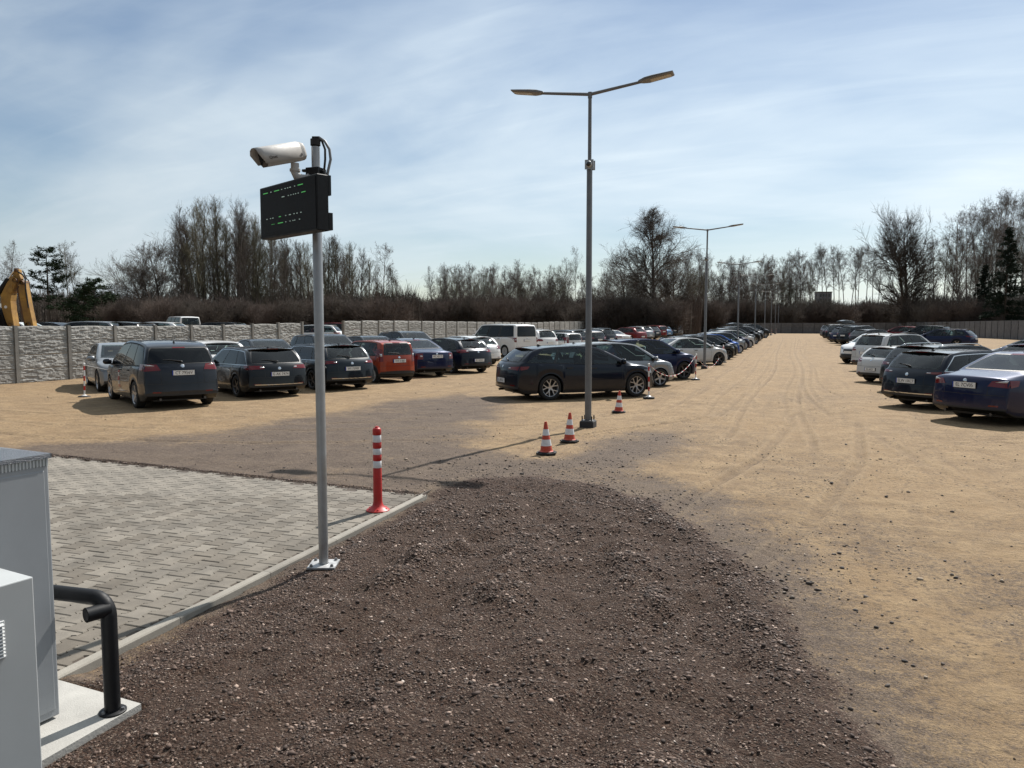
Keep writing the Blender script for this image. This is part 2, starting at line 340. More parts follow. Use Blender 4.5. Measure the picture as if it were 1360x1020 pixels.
gy = np.concatenate([-np.geomspace(600, 4, 8), axis([(-3, 1.6, .35), (1.6, 9.5, .05), (9.5, 16, .085), (16, 28, .14), (28, 60, .35), (60, 170, 1.6)]), np.geomspace(175, 4000, 16)])
GX, GY = np.meshgrid(gx, gy); P = np.stack([GX.ravel(), GY.ravel()], 1)
h, g_, b_, cut_, rid_ = ground_h(P)
nx, ny = len(gx), len(gy); ii = np.arange(nx * ny).reshape(ny, nx)
F = np.stack([ii[:-1, :-1].ravel(), ii[:-1, 1:].ravel(), ii[1:, 1:].ravel(), ii[1:, :-1].ravel()], 1)
gm = bpy.data.materials.new('sand_and_crushed_gravel'); gm.use_nodes = True
def ground_material(m):
    t = m.node_tree; b = t.nodes['Principled BSDF']; geo = N(t, 'ShaderNodeNewGeometry')
    def noise(s, d=6, r=.6, dist=0, vec=None, scale=None):
        n = N(t, 'ShaderNodeTexNoise', ins={'Scale': s, 'Detail': d, 'Roughness': r, 'Distortion': dist})
        if scale:
            mp = N(t, 'ShaderNodeMapping'); mp.inputs['Scale'].default_value = scale; Lk(t, geo, 'Position', mp, 0); Lk(t, mp, 0, n, 'Vector')
        else: Lk(t, geo, 'Position', n, 'Vector')
        return n
    def mixc(f, a, c):
        x = N(t, 'ShaderNodeMix', data_type='RGBA')
        if isinstance(f, float): x.inputs[0].default_value = f
        else: Lk(t, f[0], f[1], x, 0)
        for s, v in ((6, a), (7, c)):
            if isinstance(v, tuple) and not hasattr(v[0], 'outputs'): x.inputs[s].default_value = (*v, 1)
            else: Lk(t, v[0], v[1], x, s)
        return (x, 2)
    def mr(n, lo, hi, a=0, c=1):
        x = N(t, 'ShaderNodeMapRange', interpolation_type='SMOOTHSTEP', ins={1: lo, 2: hi, 3: a, 4: c}); Lk(t, n[0], n[1], x, 0); return (x, 0)
    def att(nm): return (N(t, 'ShaderNodeAttribute', attribute_name=nm), 'Fac')
    def mul(a, c):
        x = N(t, 'ShaderNodeMath', operation='MULTIPLY'); Lk(t, a[0], a[1], x, 0)
        if isinstance(c, float): x.inputs[1].default_value = c
        else: Lk(t, c[0], c[1], x, 1)
        return (x, 0)
    def addc(a, c):
        x = N(t, 'ShaderNodeMath', operation='ADD', use_clamp=True); Lk(t, a[0], a[1], x, 0); Lk(t, c[0], c[1], x, 1); return (x, 0)
    big = noise(.35, 5); mid = noise(2.2, 8, .65); fine = noise(14, 8, .7); grit = noise(70, 5, .7)
    sand = mixc(mr((big, 0), .35, .65), (0.2550, 0.1701, 0.0898), (0.2093, 0.1411, 0.0785))
    sand = mixc(mr((mid, 0), .38, .66), sand, (0.3045, 0.2134, 0.1184))
    sand = mixc(mul(mr((fine, 0), .44, .68), .45), sand, (0.1447, 0.0999, 0.0599))
    sand = mixc(mul(mr((grit, 0), .48, .66), .38), sand, (.17, .12, .075))
    sand = mixc(mul(mr((noise(5, 9, .75), 0), .50, .66), .40), sand, (.19, .135, .082))
    # dark grit scattered on the sand
    v = N(t, 'ShaderNodeTexVoronoi', ins={'Scale': 17, 'Randomness': 1}); Lk(t, geo, 'Position', v, 'Vector')
    spk = mul(mr((v, 'Distance'), .40, .16), mr((noise(.8, 8, .8), 0), .42, .56))
    sand = mixc(mul(spk, .8), sand, (0.0647, 0.0470, 0.0366))
    # streaks left along the lane
    st = noise(1, 7, .7, 0, None, (3.2, .18, 1)); st2 = noise(1, 7, .7, 0, None, (.22, 2.6, 1))
    sand = mixc(mul(mr((st, 0), .50, .66), .40), sand, (0.1561, 0.1071, 0.0665))
    sand = mixc(mul(mr((st2, 0), .52, .70), .30), sand, (0.3198, 0.2279, 0.1297))
    brown = mixc(mr((mid, 0), .35, .65), (0.0770, 0.0560, 0.0434), (0.1155, 0.0854, 0.0644))
    brown = mixc(mul(mr((fine, 0), .45, .7), .6), brown, (0.1575, 0.1190, 0.0910))
    br2 = mul(mr((noise(.45, 6, .65, .6), 0), .52, .70), .5)
    brown = mixc(br2, brown, (0.1820, 0.1330, 0.0840))
    brown = mixc(mul(mr((st2, 0), .5, .7), .35), brown, (0.0665, 0.0490, 0.0420))
    v2 = N(t, 'ShaderNodeTexVoronoi', ins={'Scale': 70, 'Randomness': 1}); Lk(t, geo, 'Position', v2, 'Vector')
    cellr = N(t, 'ShaderNodeSeparateColor'); Lk(t, v2, 'Color', cellr, 0)
    v3 = N(t, 'ShaderNodeTexVoronoi', ins={'Scale': 130, 'Randomness': 1}); Lk(t, geo, 'Position', v3, 'Vector'); cell3 = N(t, 'ShaderNodeSeparateColor'); Lk(t, v3, 'Color', cell3, 0)
    grv = mixc((cellr, 0), (.031, .0165, .0112), (.088, .051, .035))
    grv = mixc(mul(mr((cellr, 1), .84, .95), .75), grv, (.155, .115, .09))
    grv = mixc(mul(mr((cell3, 1), .88, .97), .9), grv, (.27, .21, .165))
    grv = mixc(mul(mr((cell3, 0), .80, .95), .8), grv, (.018, .0125, .010))
    grv = mixc(mul(mr((mid, 0), .42, .62), .45), grv, (.066, .040, .027))
    brownp = mixc(mul(mr((cell3, 1), .70, .92), .6), brown, (.24, .185, .14))
    brownp = mixc(mul(mr((cell3, 0), .78, .95), .7), brownp, (.04, .028, .02))
    brownp = mixc(mul(mr((grit, 0), .45, .65), .45), brownp, (.05, .036, .027))
    def ragged(a, amp, lo, hi):
        q = N(t, 'ShaderNodeMath', operation='MULTIPLY_ADD', ins={1: amp, 2: -amp / 2}); n_ = noise(9, 9, .78); n4 = noise(60, 4, .8); mm = N(t, 'ShaderNodeMath', operation='MULTIPLY_ADD', ins={1: .55, 2: 0}); Lk(t, n4, 0, mm, 0); m5 = N(t, 'ShaderNodeMath', operation='MULTIPLY_ADD', ins={1: .45}); Lk(t, n_, 0, m5, 0); Lk(t, mm, 0, m5, 2); Lk(t, m5, 0, q, 0)
        u = N(t, 'ShaderNodeMath', operation='ADD'); Lk(t, a[0], a[1], u, 0); Lk(t, q, 0, u, 1); return mr((u, 0), lo, hi)
    c = mixc(ragged(att('brown'), 4.2, .15, .85), sand, brownp)
    c = mixc(ragged(att('gravel'), 3.0, .30, .66), c, grv)
    inv = N(t, 'ShaderNodeMapRange', ins={3: 1.0, 4: .0}); ga = att('gravel'); Lk(t, ga[0], ga[1], inv, 0); inv = (inv, 0)
    c = mixc(mul(mul(att('cut'), .34), inv), c, (0.1160, 0.0824, 0.0560))
    c = mixc(mul(mul(att('ridge'), .40), inv), c, (0.2880, 0.2120, 0.1320))
    Lk(t, c[0], c[1], b, 'Base Color'); b.inputs['Roughness'].default_value = .92; b.inputs['Specular IOR Level'].default_value = .25
    # relief
    def acc(prev, n_, w):
        q = N(t, 'ShaderNodeMath', operation='MULTIPLY_ADD', ins={1: w}); Lk(t, n_[0], n_[1], q, 0)
        if prev: Lk(t, prev[0], prev[1], q, 2)
        else: q.inputs[2].default_value = 0
        return (q, 0)
    ga2 = att('gravel'); coarse = noise(7.5, 6, .7); clod = noise(22, 6, .75)
    hh_ = acc(None, (mid, 0), 1.5); hh_ = acc(hh_, (fine, 0), .85); hh_ = acc(hh_, (grit, 0), .30)
    gw = acc(None, (coarse, 0), 1.6); gw = acc(gw, (clod, 0), 1.1); gw = acc(gw, (v2, 'Distance'), -.55)
    hh_ = acc(hh_, mul(gw, ga2), 1.0)
    bp = N(t, 'ShaderNodeBump', ins={'Strength': 1.0, 'Distance': .035}); Lk(t, hh_[0], hh_[1], bp, 'Height'); Lk(t, bp, 0, b, 'Normal')
ground_material(gm)
gme = npmesh('ground', np.stack([GX.ravel(), GY.ravel(), h], 1), F, gm, True)
for nm, arr in (('gravel', g_), ('brown', b_), ('cut', cut_), ('ridge', rid_)):
    a = gme.attributes.new(nm, 'FLOAT', 'POINT'); a.data.foreach_set('value', arr.astype(np.float32))
struct(link('ground', gme))
# height lookup for small stones
def gh(x, y):
    ix = np.clip(np.searchsorted(gx, x) - 1, 0, nx - 2); iy = np.clip(np.searchsorted(gy, y) - 1, 0, ny - 2); H2 = h.reshape(ny, nx)
    tx = (x - gx[ix]) / (gx[ix + 1] - gx[ix]); ty = (y - gy[iy]) / (gy[iy + 1] - gy[iy])
    return (H2[iy, ix] * (1 - tx) + H2[iy, ix + 1] * tx) * (1 - ty) + (H2[iy + 1, ix] * (1 - tx) + H2[iy + 1, ix + 1] * tx) * ty

# loose stones
ico = bmesh.new(); bmesh.ops.create_icosphere(ico, subdivisions=1, radius=1); ico.verts.ensure_lookup_table()
IV = np.array([v.co[:] for v in ico.verts]); IF = np.array([[v.index for v in f.verts] for f in ico.faces]); ico.free()
def stones(name, X, Y, sz, mat_, label, zoff=0., tint=None):
    n = len(X); A = rng.normal(size=(n, 3, 3)); q, _ = np.linalg.qr(A)
    scl = sz[:, None] * np.stack([rng.uniform(.8, 1.3, n), rng.uniform(.6, 1.0, n), rng.uniform(.35, .75, n)], 1)
    j = rng.uniform(.55, 1.28, (n, len(IV), 1))
    # flattened stones lie mostly flat
    yaw_ = rng.uniform(0, 6.28, n); til = rng.normal(0, .35, n); c, s = np.cos(yaw_), np.sin(yaw_); ct, st_ = np.cos(til), np.sin(til); z = np.zeros(n); o = np.ones(n)
    Rm = np.stack([np.stack([c, -s * ct, s * st_], 1), np.stack([s, c * ct, -c * st_], 1), np.stack([z, st_, ct], 1)], 1)
    V = np.einsum('nij,nkj->nki', Rm, IV[None] * j * scl[:, None])
    Z = gh(X, Y) + scl[:, 2] * rng.uniform(-.1, .6, n) + zoff
    V += np.stack([X, Y, Z], 1)[:, None]
    Fc = (IF[None] + (np.arange(n) * len(IV))[:, None, None]).reshape(-1, 3)
    t = rng.random(n) if tint is None else tint
    o = link(name, npmesh(name, V.reshape(-1, 3), Fc, mat_, False, np.repeat(t, len(IV))))
    return tag(o, label, 'gravel', None, 'stuff')
def stone_mat(name, stops):
    m = bpy.data.materials.new(name); m.use_nodes = True; t = m.node_tree; b = t.nodes['Principled BSDF']; b.inputs['Roughness'].default_value = .8
    a = N(t, 'ShaderNodeAttribute', attribute_name='tint'); cr = N(t, 'ShaderNodeValToRGB'); Lk(t, a, 'Fac', cr, 0)
    e = cr.color_ramp.elements
    while len(e) < len(stops): e.new(.5)
    for i, (p, c) in enumerate(stops): e[i].position = p; e[i].color = (*c, 1)
    geo = N(t, 'ShaderNodeNewGeometry'); n = N(t, 'ShaderNodeTexNoise', ins={'Scale': 160, 'Detail': 4}); Lk(t, geo, 'Position', n, 'Vector')
    mr = N(t, 'ShaderNodeMapRange', ins={3: .75, 4: 1.25}); Lk(t, n, 0, mr, 0)
    mxn = N(t, 'ShaderNodeMix', data_type='RGBA', blend_type='MULTIPLY', ins={0: 1.0}); Lk(t, cr, 0, mxn, 6)
    cbn = N(t, 'ShaderNodeCombineColor'); [Lk(t, mr, 0, cbn, i) for i in range(3)]; Lk(t, cbn, 0, mxn, 7); Lk(t, mxn, 2, b, 'Base Color'); return m
M_ST = stone_mat('crushed_stone', [(0, (.032, .0215, .0165)), (.5, (.070, .044, .033)), (.78, (.122, .080, .060)), (.92, (.21, .148, .115)), (.98, (.36, .265, .21)), (1, (.44, .38, .33))])
M_ST2 = stone_mat('lane_pebbles', [(0, (.03, .024, .021)), (.5, (.07, .055, .045)), (.85, (.16, .12, .085)), (1, (.33, .26, .19))])
def scatter(n, x0, x1, y0, y1, dens):
    X = rng.uniform(x0, x1, n); Y = rng.uniform(y0, y1, n); PP = np.stack([X, Y], 1)
    keep = rng.random(n) < dens(PP); return X[keep], Y[keep]
def clear_pad(PP): return (sdist(PP, PAVE) > .03) & (sdist(PP, PAD_POLY) > .02) & (np.hypot(PP[:, 0] + 3.64, PP[:, 1] - 5.26) > .16)
def d_dark(PP):
    dd, g, b = fields(PP); return np.clip(g * (.35 + .9 * smooth(.38, .6, fbm(PP[:, 0], PP[:, 1], 1.6, 3, 51))), 0, 1) * clear_pad(PP)
X, Y = scatter(74000, -4.3, .9, 1.5, 6.2, d_dark)
sz = np.clip(rng.lognormal(-5.15, .46, len(X)), .0028, .020)
stones('gravel', X, Y, sz, M_ST, 'loose dark crushed gravel covering the mound in front')
X, Y = scatter(30000, -4.3, 2.2, 5.8, 9.6, d_dark)
sz = np.clip(rng.lognormal(-4.7, .42, len(X)), .005, .03)
stones('gravel', X, Y, sz, M_ST, 'dark crushed gravel on the far slope of the mound')
def d_band(PP):
    dd, g, b = fields(PP); return np.clip(g * bands(PP, dd) * .9, 0, 1) * clear_pad(PP)
X, Y = scatter(60000, -3.9, 1.1, 1.5, 8.5, d_band)
sz = np.clip(rng.lognormal(-4.72, .38, len(X)), .005, .024)
stones('gravel', X, Y, sz, M_ST, 'coarser crushed stone thrown up along the wheel ruts')
def d_light(PP):
    dd, g, b = fields(PP); cl = smooth(.40, .60, fbm(PP[:, 0], PP[:, 1], .8, 3, 61))
    return np.clip((1 - g) * (.10 + .7 * cl) * (.35 + .8 * b), 0, 1) * clear_pad(PP) * (.25 + .75 * (1 - smooth(.2, 2.5, dd)))
X, Y = scatter(52000, -9, 6.5, 2.0, 14, d_light)
sz = np.clip(rng.lognormal(-4.75, .45, len(X)), .004, .028)
stones('pebbles', X, Y, sz, M_ST2, 'scattered pebbles and grit on the sand lane')
X, Y = scatter(9000, -22, 9, 9, 26, d_light)
sz = np.clip(rng.lognormal(-4.3, .4, len(X)), .008, .035)
stones('pebbles', X, Y, sz, M_ST2, 'scattered grit on the sand between the parked cars')
# grit spilt over the front edge of the paving and along the kerb
n = 3800; tt = rng.random(n); X = CORNER.x - 7.2 * tt; Y = CORNER.y + .49 * tt - np.abs(rng.normal(0, .055, n)) + .03
sz = np.clip(rng.lognormal(-5.1, .4, n), .003, .014)
def flatgh(X, Y): return np.zeros_like(X) + .001
_gh = gh; gh = lambda X, Y: np.maximum(_gh(X, Y), .001)
stones('spilt_gravel', X, Y, sz, M_ST, 'fine gravel spilt over the far edge of the block paving')
X = rng.uniform(-9, -4.05, 420); Y = rng.uniform(3, 8.2, 420)
stones('spilt_gravel', X, Y, np.clip(rng.lognormal(-5.4, .4, 420), .002, .009), M_ST, 'stray grit lying on the block paving')
gh = _gh

# ------------------------------------------------------------------ block paving with kerb
def rnd_mat(name, c0, c1, rough=.85, bs=180, bstr=.35, mott=.12):
    """colour differs from object to object"""
    m = bpy.data.materials.new(name); m.use_nodes = True; t = m.node_tree; b = t.nodes['Principled BSDF']; b.inputs['Roughness'].default_value = rough
    oi = N(t, 'ShaderNodeObjectInfo'); x = N(t, 'ShaderNodeMix', data_type='RGBA'); x.inputs[6].default_value = (*c0, 1); x.inputs[7].default_value = (*c1, 1)
    geo = N(t, 'ShaderNodeNewGeometry'); at_ = N(t, 'ShaderNodeAttribute', attribute_name='tint')
    ad = N(t, 'ShaderNodeMath', operation='ADD', use_clamp=True); Lk(t, oi, 'Random', ad, 0); Lk(t, at_, 'Fac', ad, 1); Lk(t, ad, 0, x, 0)
    n = N(t, 'ShaderNodeTexNoise', ins={'Scale': 2.2, 'Detail': 7, 'Roughness': .7}); Lk(t, geo, 'Position', n, 'Vector')
    n2 = N(t, 'ShaderNodeTexNoise', ins={'Scale': bs, 'Detail': 3}); Lk(t, geo, 'Position', n2, 'Vector')
    mr = N(t, 'ShaderNodeMapRange', ins={1: .35, 2: .65, 3: 1 - mott * 1.6, 4: 1 + mott}); Lk(t, n, 0, mr, 0)
    mr2 = N(t, 'ShaderNodeMapRange', ins={1: .3, 2: .7, 3: .86, 4: 1.12}); Lk(t, n2, 0, mr2, 0)
    mu = N(t, 'ShaderNodeMath', operation='MULTIPLY'); Lk(t, mr, 0, mu, 0); Lk(t, mr2, 0, mu, 1)
    v = N(t, 'ShaderNodeVectorMath', operation='SCALE'); Lk(t, x, 2, v, 0); Lk(t, mu, 0, v, 'Scale'); Lk(t, v, 0, b, 'Base Color')
    bp = N(t, 'ShaderNodeBump', ins={'Strength': bstr, 'Distance': .004}); Lk(t, n2, 0, bp, 'Height'); Lk(t, bp, 0, b, 'Normal'); return m
M_PAV = rnd_mat('paving_concrete', (.118, .100, .078), (.190, .168, .138), mott=.2)
M_KERB = rnd_mat('kerb_concrete', (.22, .20, .17), (.26, .24, .205))
M_JOINT = mat('joint_sand', (.075, .058, .045), .95, noise=.3, nscale=60)
pav = thing('block_paving', 'grey interlocking concrete block paving with a kerb along its right side', 'paving', (CORNER.x, CORNER.y, 0)); del pav['category']; pav['kind'] = 'structure'
ang_k = math.atan2(CU.y, CU.x)
pav.rotation_euler = (0, 0, ang_k)                         # local x runs along the kerb towards the camera, local y = to the right... left is -y
# local frame: +x along kerb (near), y: rotate(ang)+90deg
KY = Vector((-math.sin(ang_k), math.cos(ang_k)))            # world direction of local +y
SGN = -1 if KY.x > 0 else 1                                 # inward = away from kerb
def block_poly(j, in_=0):
    w, a, L = .0825, .015, .1; e = L - .0035 - in_ * 1.3; q = w - j - in_
    pts = [(-e, q + a), (-.057 - 0, q + a), (-.043, q - a), (.043, q - a), (.057, q + a), (e, q + a)]
    return pts + [(x, -y) for x, y in reversed(pts)]
def block_mesh(dz=0.):
    b = MB(); A = block_poly(.0024, .0048); B = block_poly(.0024); n = len(A)
    b.v += [(x, y, 0) for x, y in A] + [(x, y, -.005) for x, y in B] + [(x, y, -.05) for x, y in B]
    b.f += [tuple(range(n))] + [(i, (i + 1) % n, n + (i + 1) % n, n + i) for i in range(n)] + [(n + i, n + (i + 1) % n, 2 * n + (i + 1) % n, 2 * n + i) for i in range(n)]
    b.m = [0] * len(b.f); return b
bmesh_block = block_mesh(); me_block = bmesh_block.mesh('paving_block', M_PAV)
spots = []
Mw = Matrix.Translation((CORNER.x, CORNER.y, 0)) @ Matrix.Rotation(ang_k, 4, 'Z')
KW = .075
for c in range(0, 62):
    for r_ in range(-6, 60):
        lx = .1 + r_ * .2 + (.1 if c % 2 else 0); ly = SGN * (KW + .0825 + .018 + c * .165)
        w = Mw @ Vector((lx, ly, 0)); tfrac = (CORNER.x - w.x) / 7.0
        edge = CORNER.y + .49 * tfrac
        if w.y > edge - .11 or w.y < 1.0 or w.x < -12.5: continue
        vis = w.x * math.cos(YAW) + w.y * math.sin(YAW); dep = -w.x * math.sin(YAW) + w.y * math.cos(YAW)
        if dep < .5: continue
        u = vis / dep
        spots.append((dep if -.62 < u < .3 else 50 + dep, lx, ly))
spots.sort()
far = MB(); tints = []
for i, (d, lx, ly) in enumerate(spots):
    tz = random.gauss(0, .0011); rot = (random.gauss(0, .004), random.gauss(0, .004), random.gauss(0, .006))
    if i < 300: link('paving_block', me_block, pav, (lx, ly, tz), rot)
    else:
        M = Matrix.Translation((lx, ly, tz)) @ Matrix.Rotation(rot[0], 4, 'X') @ Matrix.Rotation(rot[1], 4, 'Y')
        far.add([M @ Vector(v) for v in bmesh_block.v], bmesh_block.f); tints += [random.random() * .9] * len(bmesh_block.v)
fo = far.obj('paving_blocks', M_PAV, pav); fo['kind'] = 'stuff'
a = fo.data.attributes.new('tint', 'FLOAT', 'POINT'); a.data.foreach_set('value', np.array(tints, np.float32))
b = MB(); b.box(-.45, 11, min(SGN * .08, SGN * 11.8), max(SGN * .08, SGN * 11.8), -.09, -.0075); b.obj('joint_sand', M_JOINT, pav)
for k in range(11):
    b = MB(); x0 = -.02 + k * 1.0; e = .004
    prof = [(0, -.2), (0, -.008), (SGN * .008, .002), (SGN * (KW - .006), .003), (SGN * KW, -.004), (SGN * KW, -.2)]
    b.prism(prof, x0 + .002, x0 + .998, lambda u, v, w: (w, u, v)); b.obj('kerb_stone', M_KERB, pav)
# concrete pad
b = MB(); b.prism(PAD_POLY, -.12, .012)
pad = b.obj('concrete_pad', M_CONC); struct(pad)

# ------------------------------------------------------------------ two cabinets and the pipe guard
def frame2(p, d):   # place local x along d from p
    return (p[0], p[1], 0), math.atan2(d[1], d[0])
cab = thing('switch_cabinet', 'tall grey metal cabinet with textured dark roof, behind the smaller cabinet', 'cabinet', (-3.448, 2.667, .012), R(-96))
# local x = along visible face towards camera (world ~ -Y), local y = to world +X ... cabinet body lies on the far side (-y)
bx = MB(); bx.box(0, .95, -.75, 0, .015, 1.30); bo = bx.obj('body', M_CAB, cab)
md = bo.modifiers.new('bevel', 'BEVEL'); md.width = .006; md.segments = 2
b = MB(); b.box(.022, .93, -.02, .003, .05, 1.275); b.obj('door', M_CAB, cab).modifiers.new('bevel', 'BEVEL').width = .003
b = MB(); b.box(-.012, .965, -.77, .012, 1.335, 1.358)
for s in [0]: b.add([(-.012, -.77, 1.358), (.965, -.77, 1.358), (.965, .012, 1.358), (-.012, .012, 1.358), (.10, -.6, 1.385), (.85, -.6, 1.385), (.85, -.15, 1.385), (.10, -.15, 1.385)], [(0, 1, 5, 4), (1, 2, 6, 5), (2, 3, 7, 6), (3, 0, 4, 7), (4, 5, 6, 7)])
b.obj('roof_cap', M_ROOF, cab)
b = MB(); b.box(0.0, .95, -.75, 0, 1.30, 1.335)
for i in range(58): b.box(.004 + i * .0163, .012 + i * .0163, -.004, .007, 1.298, 1.333)
b.obj('vent_strip', M_CABL, cab)
cab2 = thing('meter_cabinet', 'low light grey cabinet with louvred vent in front of the tall cabinet', 'cabinet', (-2.787, 2.07, .012), R(-98))
bx = MB(); bx.box(0, .6, -.6, 0, 0, 1.0); bo = bx.obj('body', M_CABL, cab2); md = bo.modifiers.new('bevel', 'BEVEL'); md.width = .005; md.segments = 2
lv = MB(); lv.box(.115, .335, 0, .006, .715, .865); fr = lv.obj('vent', M_CABL, cab2); fr.modifiers.new('bevel', 'BEVEL').width = .003
for i in range(10):
    b = MB(); z = .726 + i * .0135; b.prism([(.004, z), (.017, z - .002), (.017, z + .002), (.004, z + .010)], .122, .328, lambda u, v, w: (w, u, v)); b.obj('louvre', M_CABL, fr)
pg = thing('pipe_guard', 'black bent pipe guard rail bolted to the concrete pad', 'guard rail', (-3.24, 2.80, .012))
def arc_pts(c, r, a0, a1, ax, ay, n=8): return [tuple(Vector(c) + Vector(ax) * r * math.cos(a) + Vector(ay) * r * math.sin(a)) for a in np.linspace(a0, a1, n)]
rail_z = .60
away = Vector((-.995, -.09, 0)).normalized()
pts = [(0, 0, 0), (0, 0, rail_z - .09)] + arc_pts(Vector((0, 0, rail_z - .09)) + away * .09, .09, math.pi, math.pi / 2, away, (0, 0, 1), 7)[1:] + [tuple(away * 1.6 + Vector((0, 0, rail_z)))]
b = MB(); b.tube(pts, .0385, 20); b.obj('bent_pipe', M_BLK, pg, True, 50)
b = MB(); st_d = Vector((-.30, -.95, 0)).normalized(); p0 = Vector((0, 0, rail_z - .055))
ring = []; b.tube([tuple(p0 - st_d * .0), tuple(p0 + st_d * .11)], .037, 20, cap=False); b.tube([tuple(p0 + st_d * .11), tuple(p0)], .031, 20, cap=True)
b.obj('pipe_stub', M_BLK, pg, True, 50)
b = MB(); b.lathe([(0, .012), (.06, .012), (.066, .008), (.066, 0)], 24); b.obj('foot_flange', M_BLK, pg, True, 40)
for k in range(3):
    a = k * 2.1 + .4; b = MB(); b.lathe([(0, .024), (.008, .023), (.009, .012)], 6, M=Matrix.Translation((.052 * math.cos(a), .052 * math.sin(a), 0))); b.obj('bolt', M_GALVD, pg)

# ------------------------------------------------------------------ camera post with display board
PX, PY = -3.64, 5.26
post = thing('sign_post', 'tall galvanised steel post on a square foot plate beside the kerb', 'post', (PX, PY, 0))
b = MB(); b.lathe([(.039, .0), (.039, 3.0), (.034, 3.02), (.034, 3.44)], 24); b.obj('tube', M_GALV, post, True, 40)
b = MB(); b.lathe([(.040, 3.45), (.040, 3.50), (0, 3.508)], 20); b.obj('cap', M_RUB, post, True, 40)
b = MB(); M = Matrix.Rotation(R(22), 4, 'Z'); b.box(-.115, .115, -.115, .115, -.004, .010, M=M); b.obj('foot_plate', mat('zinc_plate', (.42, .42, .42), .5, .4, noise=.35, nscale=14), post)
for sx in (-1, 1):
    for sy in (-1, 1): b = MB(); q = M @ Vector((sx * .085, sy * .085, 0)); b.lathe([(0, .030), (.009, .030), (.010, .022), (.014, .022), (.014, .010)], 8, M=Matrix.Translation(q)); b.obj('bolt', M_GALVD, post)
b = MB(); b.lathe([(.0445, .012), (.052, .010)], 20); b.obj('weld_collar', M_GALV, post, True)
# display: face runs from near right to far left
fx, fy = math.cos(YAW), math.sin(YAW)
def cf(lat, dep): return Vector((fx * lat - fy * dep, fy * lat + fx * dep))
A = cf(-1.46, 5.73); B = cf(-2.10, 6.37); dirf = (A - B).normalized(); Wd = (A - B).length
disp = thing('led_display', 'black led display board on the post showing dim green and white dots', 'display', (B.x, B.y, 2.72), math.atan2(dirf.y, dirf.x))
# local x from far-left to near-right, face normal = -y
b = MB(); b.box(0, Wd, 0, .10, 0, .42); bo = b.obj('housing', M_BLK, disp); bo.modifiers.new('bevel', 'BEVEL').width = .006
M_SCR = mat('display_screen', (.004, .004, .005), .6, bump=.2, bscale=400, spec=.2)
b = MB(); b.box(.015, Wd - .015, -.004, 0.001, .015, .405); b.obj('screen', M_SCR, disp)
b = MB(); b.box(Wd - .16, Wd - .004, .101, .125, .27, .42); b.obj('rear_bracket', M_BLK, disp); b = MB(); b.box(Wd - .16, Wd - .004, .101, .135, .01, .14); b.obj('rear_bracket', M_BLK, disp)
M_LG = mat('led_green', (.08, .42, .10), .5, emit=.30); M_LW = mat('led_pale', (.40, .52, .46), .5, emit=.22)
sc = [o for o in disp.children if o.name.startswith('screen')][0]
rows = [(.365, [(.08, .085, 1), (.215, .022, 0), (.285, .09, 1), (.415, .015, 0), (.475, .02, 0), (.52, .018, 0), (.56, .024, 0), (.64, .016, 0), (.70, .085, 1)]),
        (.305, [(.42, .05, 0), (.53, .014, 0), (.575, .014, 0), (.62, .014, 0), (.655, .016, 0), (.70, .015, 0), (.76, .065, 1)]),
        (.155, [(.13, .02, 0), (.20, .016, 0), (.24, .022, 0), (.36, .035, 1), (.475, .016, 0), (.54, .035, 0), (.62, .018, 0), (.67, .02, 0), (.735, .02, 0)]),
        (.105, [(.22, .06, 2), (.34, .09, 1), (.475, .014, 0), (.55, .014, 0), (.60, .016, 0), (.63, .016, 0), (.71, .018, 0)])]
for v, ss in rows:
    for u, l, c in ss:
        hh = (.0055, .0065, .002)[c]; b = MB(); b.box(u * Wd, (u + l * (.9 if c == 0 else 1)) * Wd, -.0065, -.0042, v - hh / 2, v + hh / 2); b.obj('pale_dot' if c == 0 else 'green_segment', M_LW if c == 0 else M_LG, sc)
# cctv camera
cc = thing('security_camera', 'grey bullet security camera with sun hood bracketed to the post', 'camera', (PX, PY, 3.10))
b = MB(); b.box(-.06, .06, -.06, .06, .06, .17); b.box(-.10, -.05, -.055, -.02, .14, .16); b.box(.055, .085, -.02, .0, .09, .15); b.obj('clamp', M_BLK, cc).modifiers.new('bevel', 'BEVEL').width = .004
cr_ = Vector((-math.cos(YAW), -math.sin(YAW), 0)); tw = Vector((math.sin(YAW), -math.cos(YAW), 0))    # picture-left, towards viewer
def L3(l, t, z): return tuple(cr_ * l + tw * t + Vector((0, 0, z)))
b = MB(); b.tube([L3(.02, .04, .075), L3(.10, .05, .078), L3(.14, .05, .095), L3(.155, .05, .13), L3(.155, .05, .20)], [.036, .034, .034, .034, .032], 14); b.tube([L3(.045, .045, .075), L3(.06, .045, .076)], .043, 14); b.tube([L3(.155, .05, .135), L3(.155, .05, .155)], .042, 14)
b.obj('bracket_arm', M_CCTV, cc, True, 40)
c0 = Vector(L3(.115, -.02, .31)); c1 = Vector(L3(.36, .24, .20)); ax = (c1 - c0).normalized(); side = ax.cross(Vector((0, 0, 1))).normalized(); upv = side.cross(ax).normalized()
Lc = (c1 - c0).length
def hsg(poly, t0, t1, m=None): return [[c0 + ax * t + side * u + upv * v for (u, v) in poly] for t in (t0, t1)]
oct_ = [(-.062, -.045), (-.062, .03), (-.045, .062), (-.015, .075), (.015, .075), (.045, .062), (.062, .03), (.062, -.045), (.035, -.072), (-.035, -.072)]
b = MB(); n = len(oct_); rings = []
for t, s in ((-.012, .6), (0, .88), (.02, 1), (Lc * .97, 1)):
    rings.append([c0 + ax * t + side * u * s + upv * v * s for u, v in oct_])
for rg in rings: b.v += [tuple(p) for p in rg]
for i in range(3):
    for q in range(n): b.f.append((i * n + q, i * n + (q + 1) % n, (i + 1) * n + (q + 1) % n, (i + 1) * n + q))
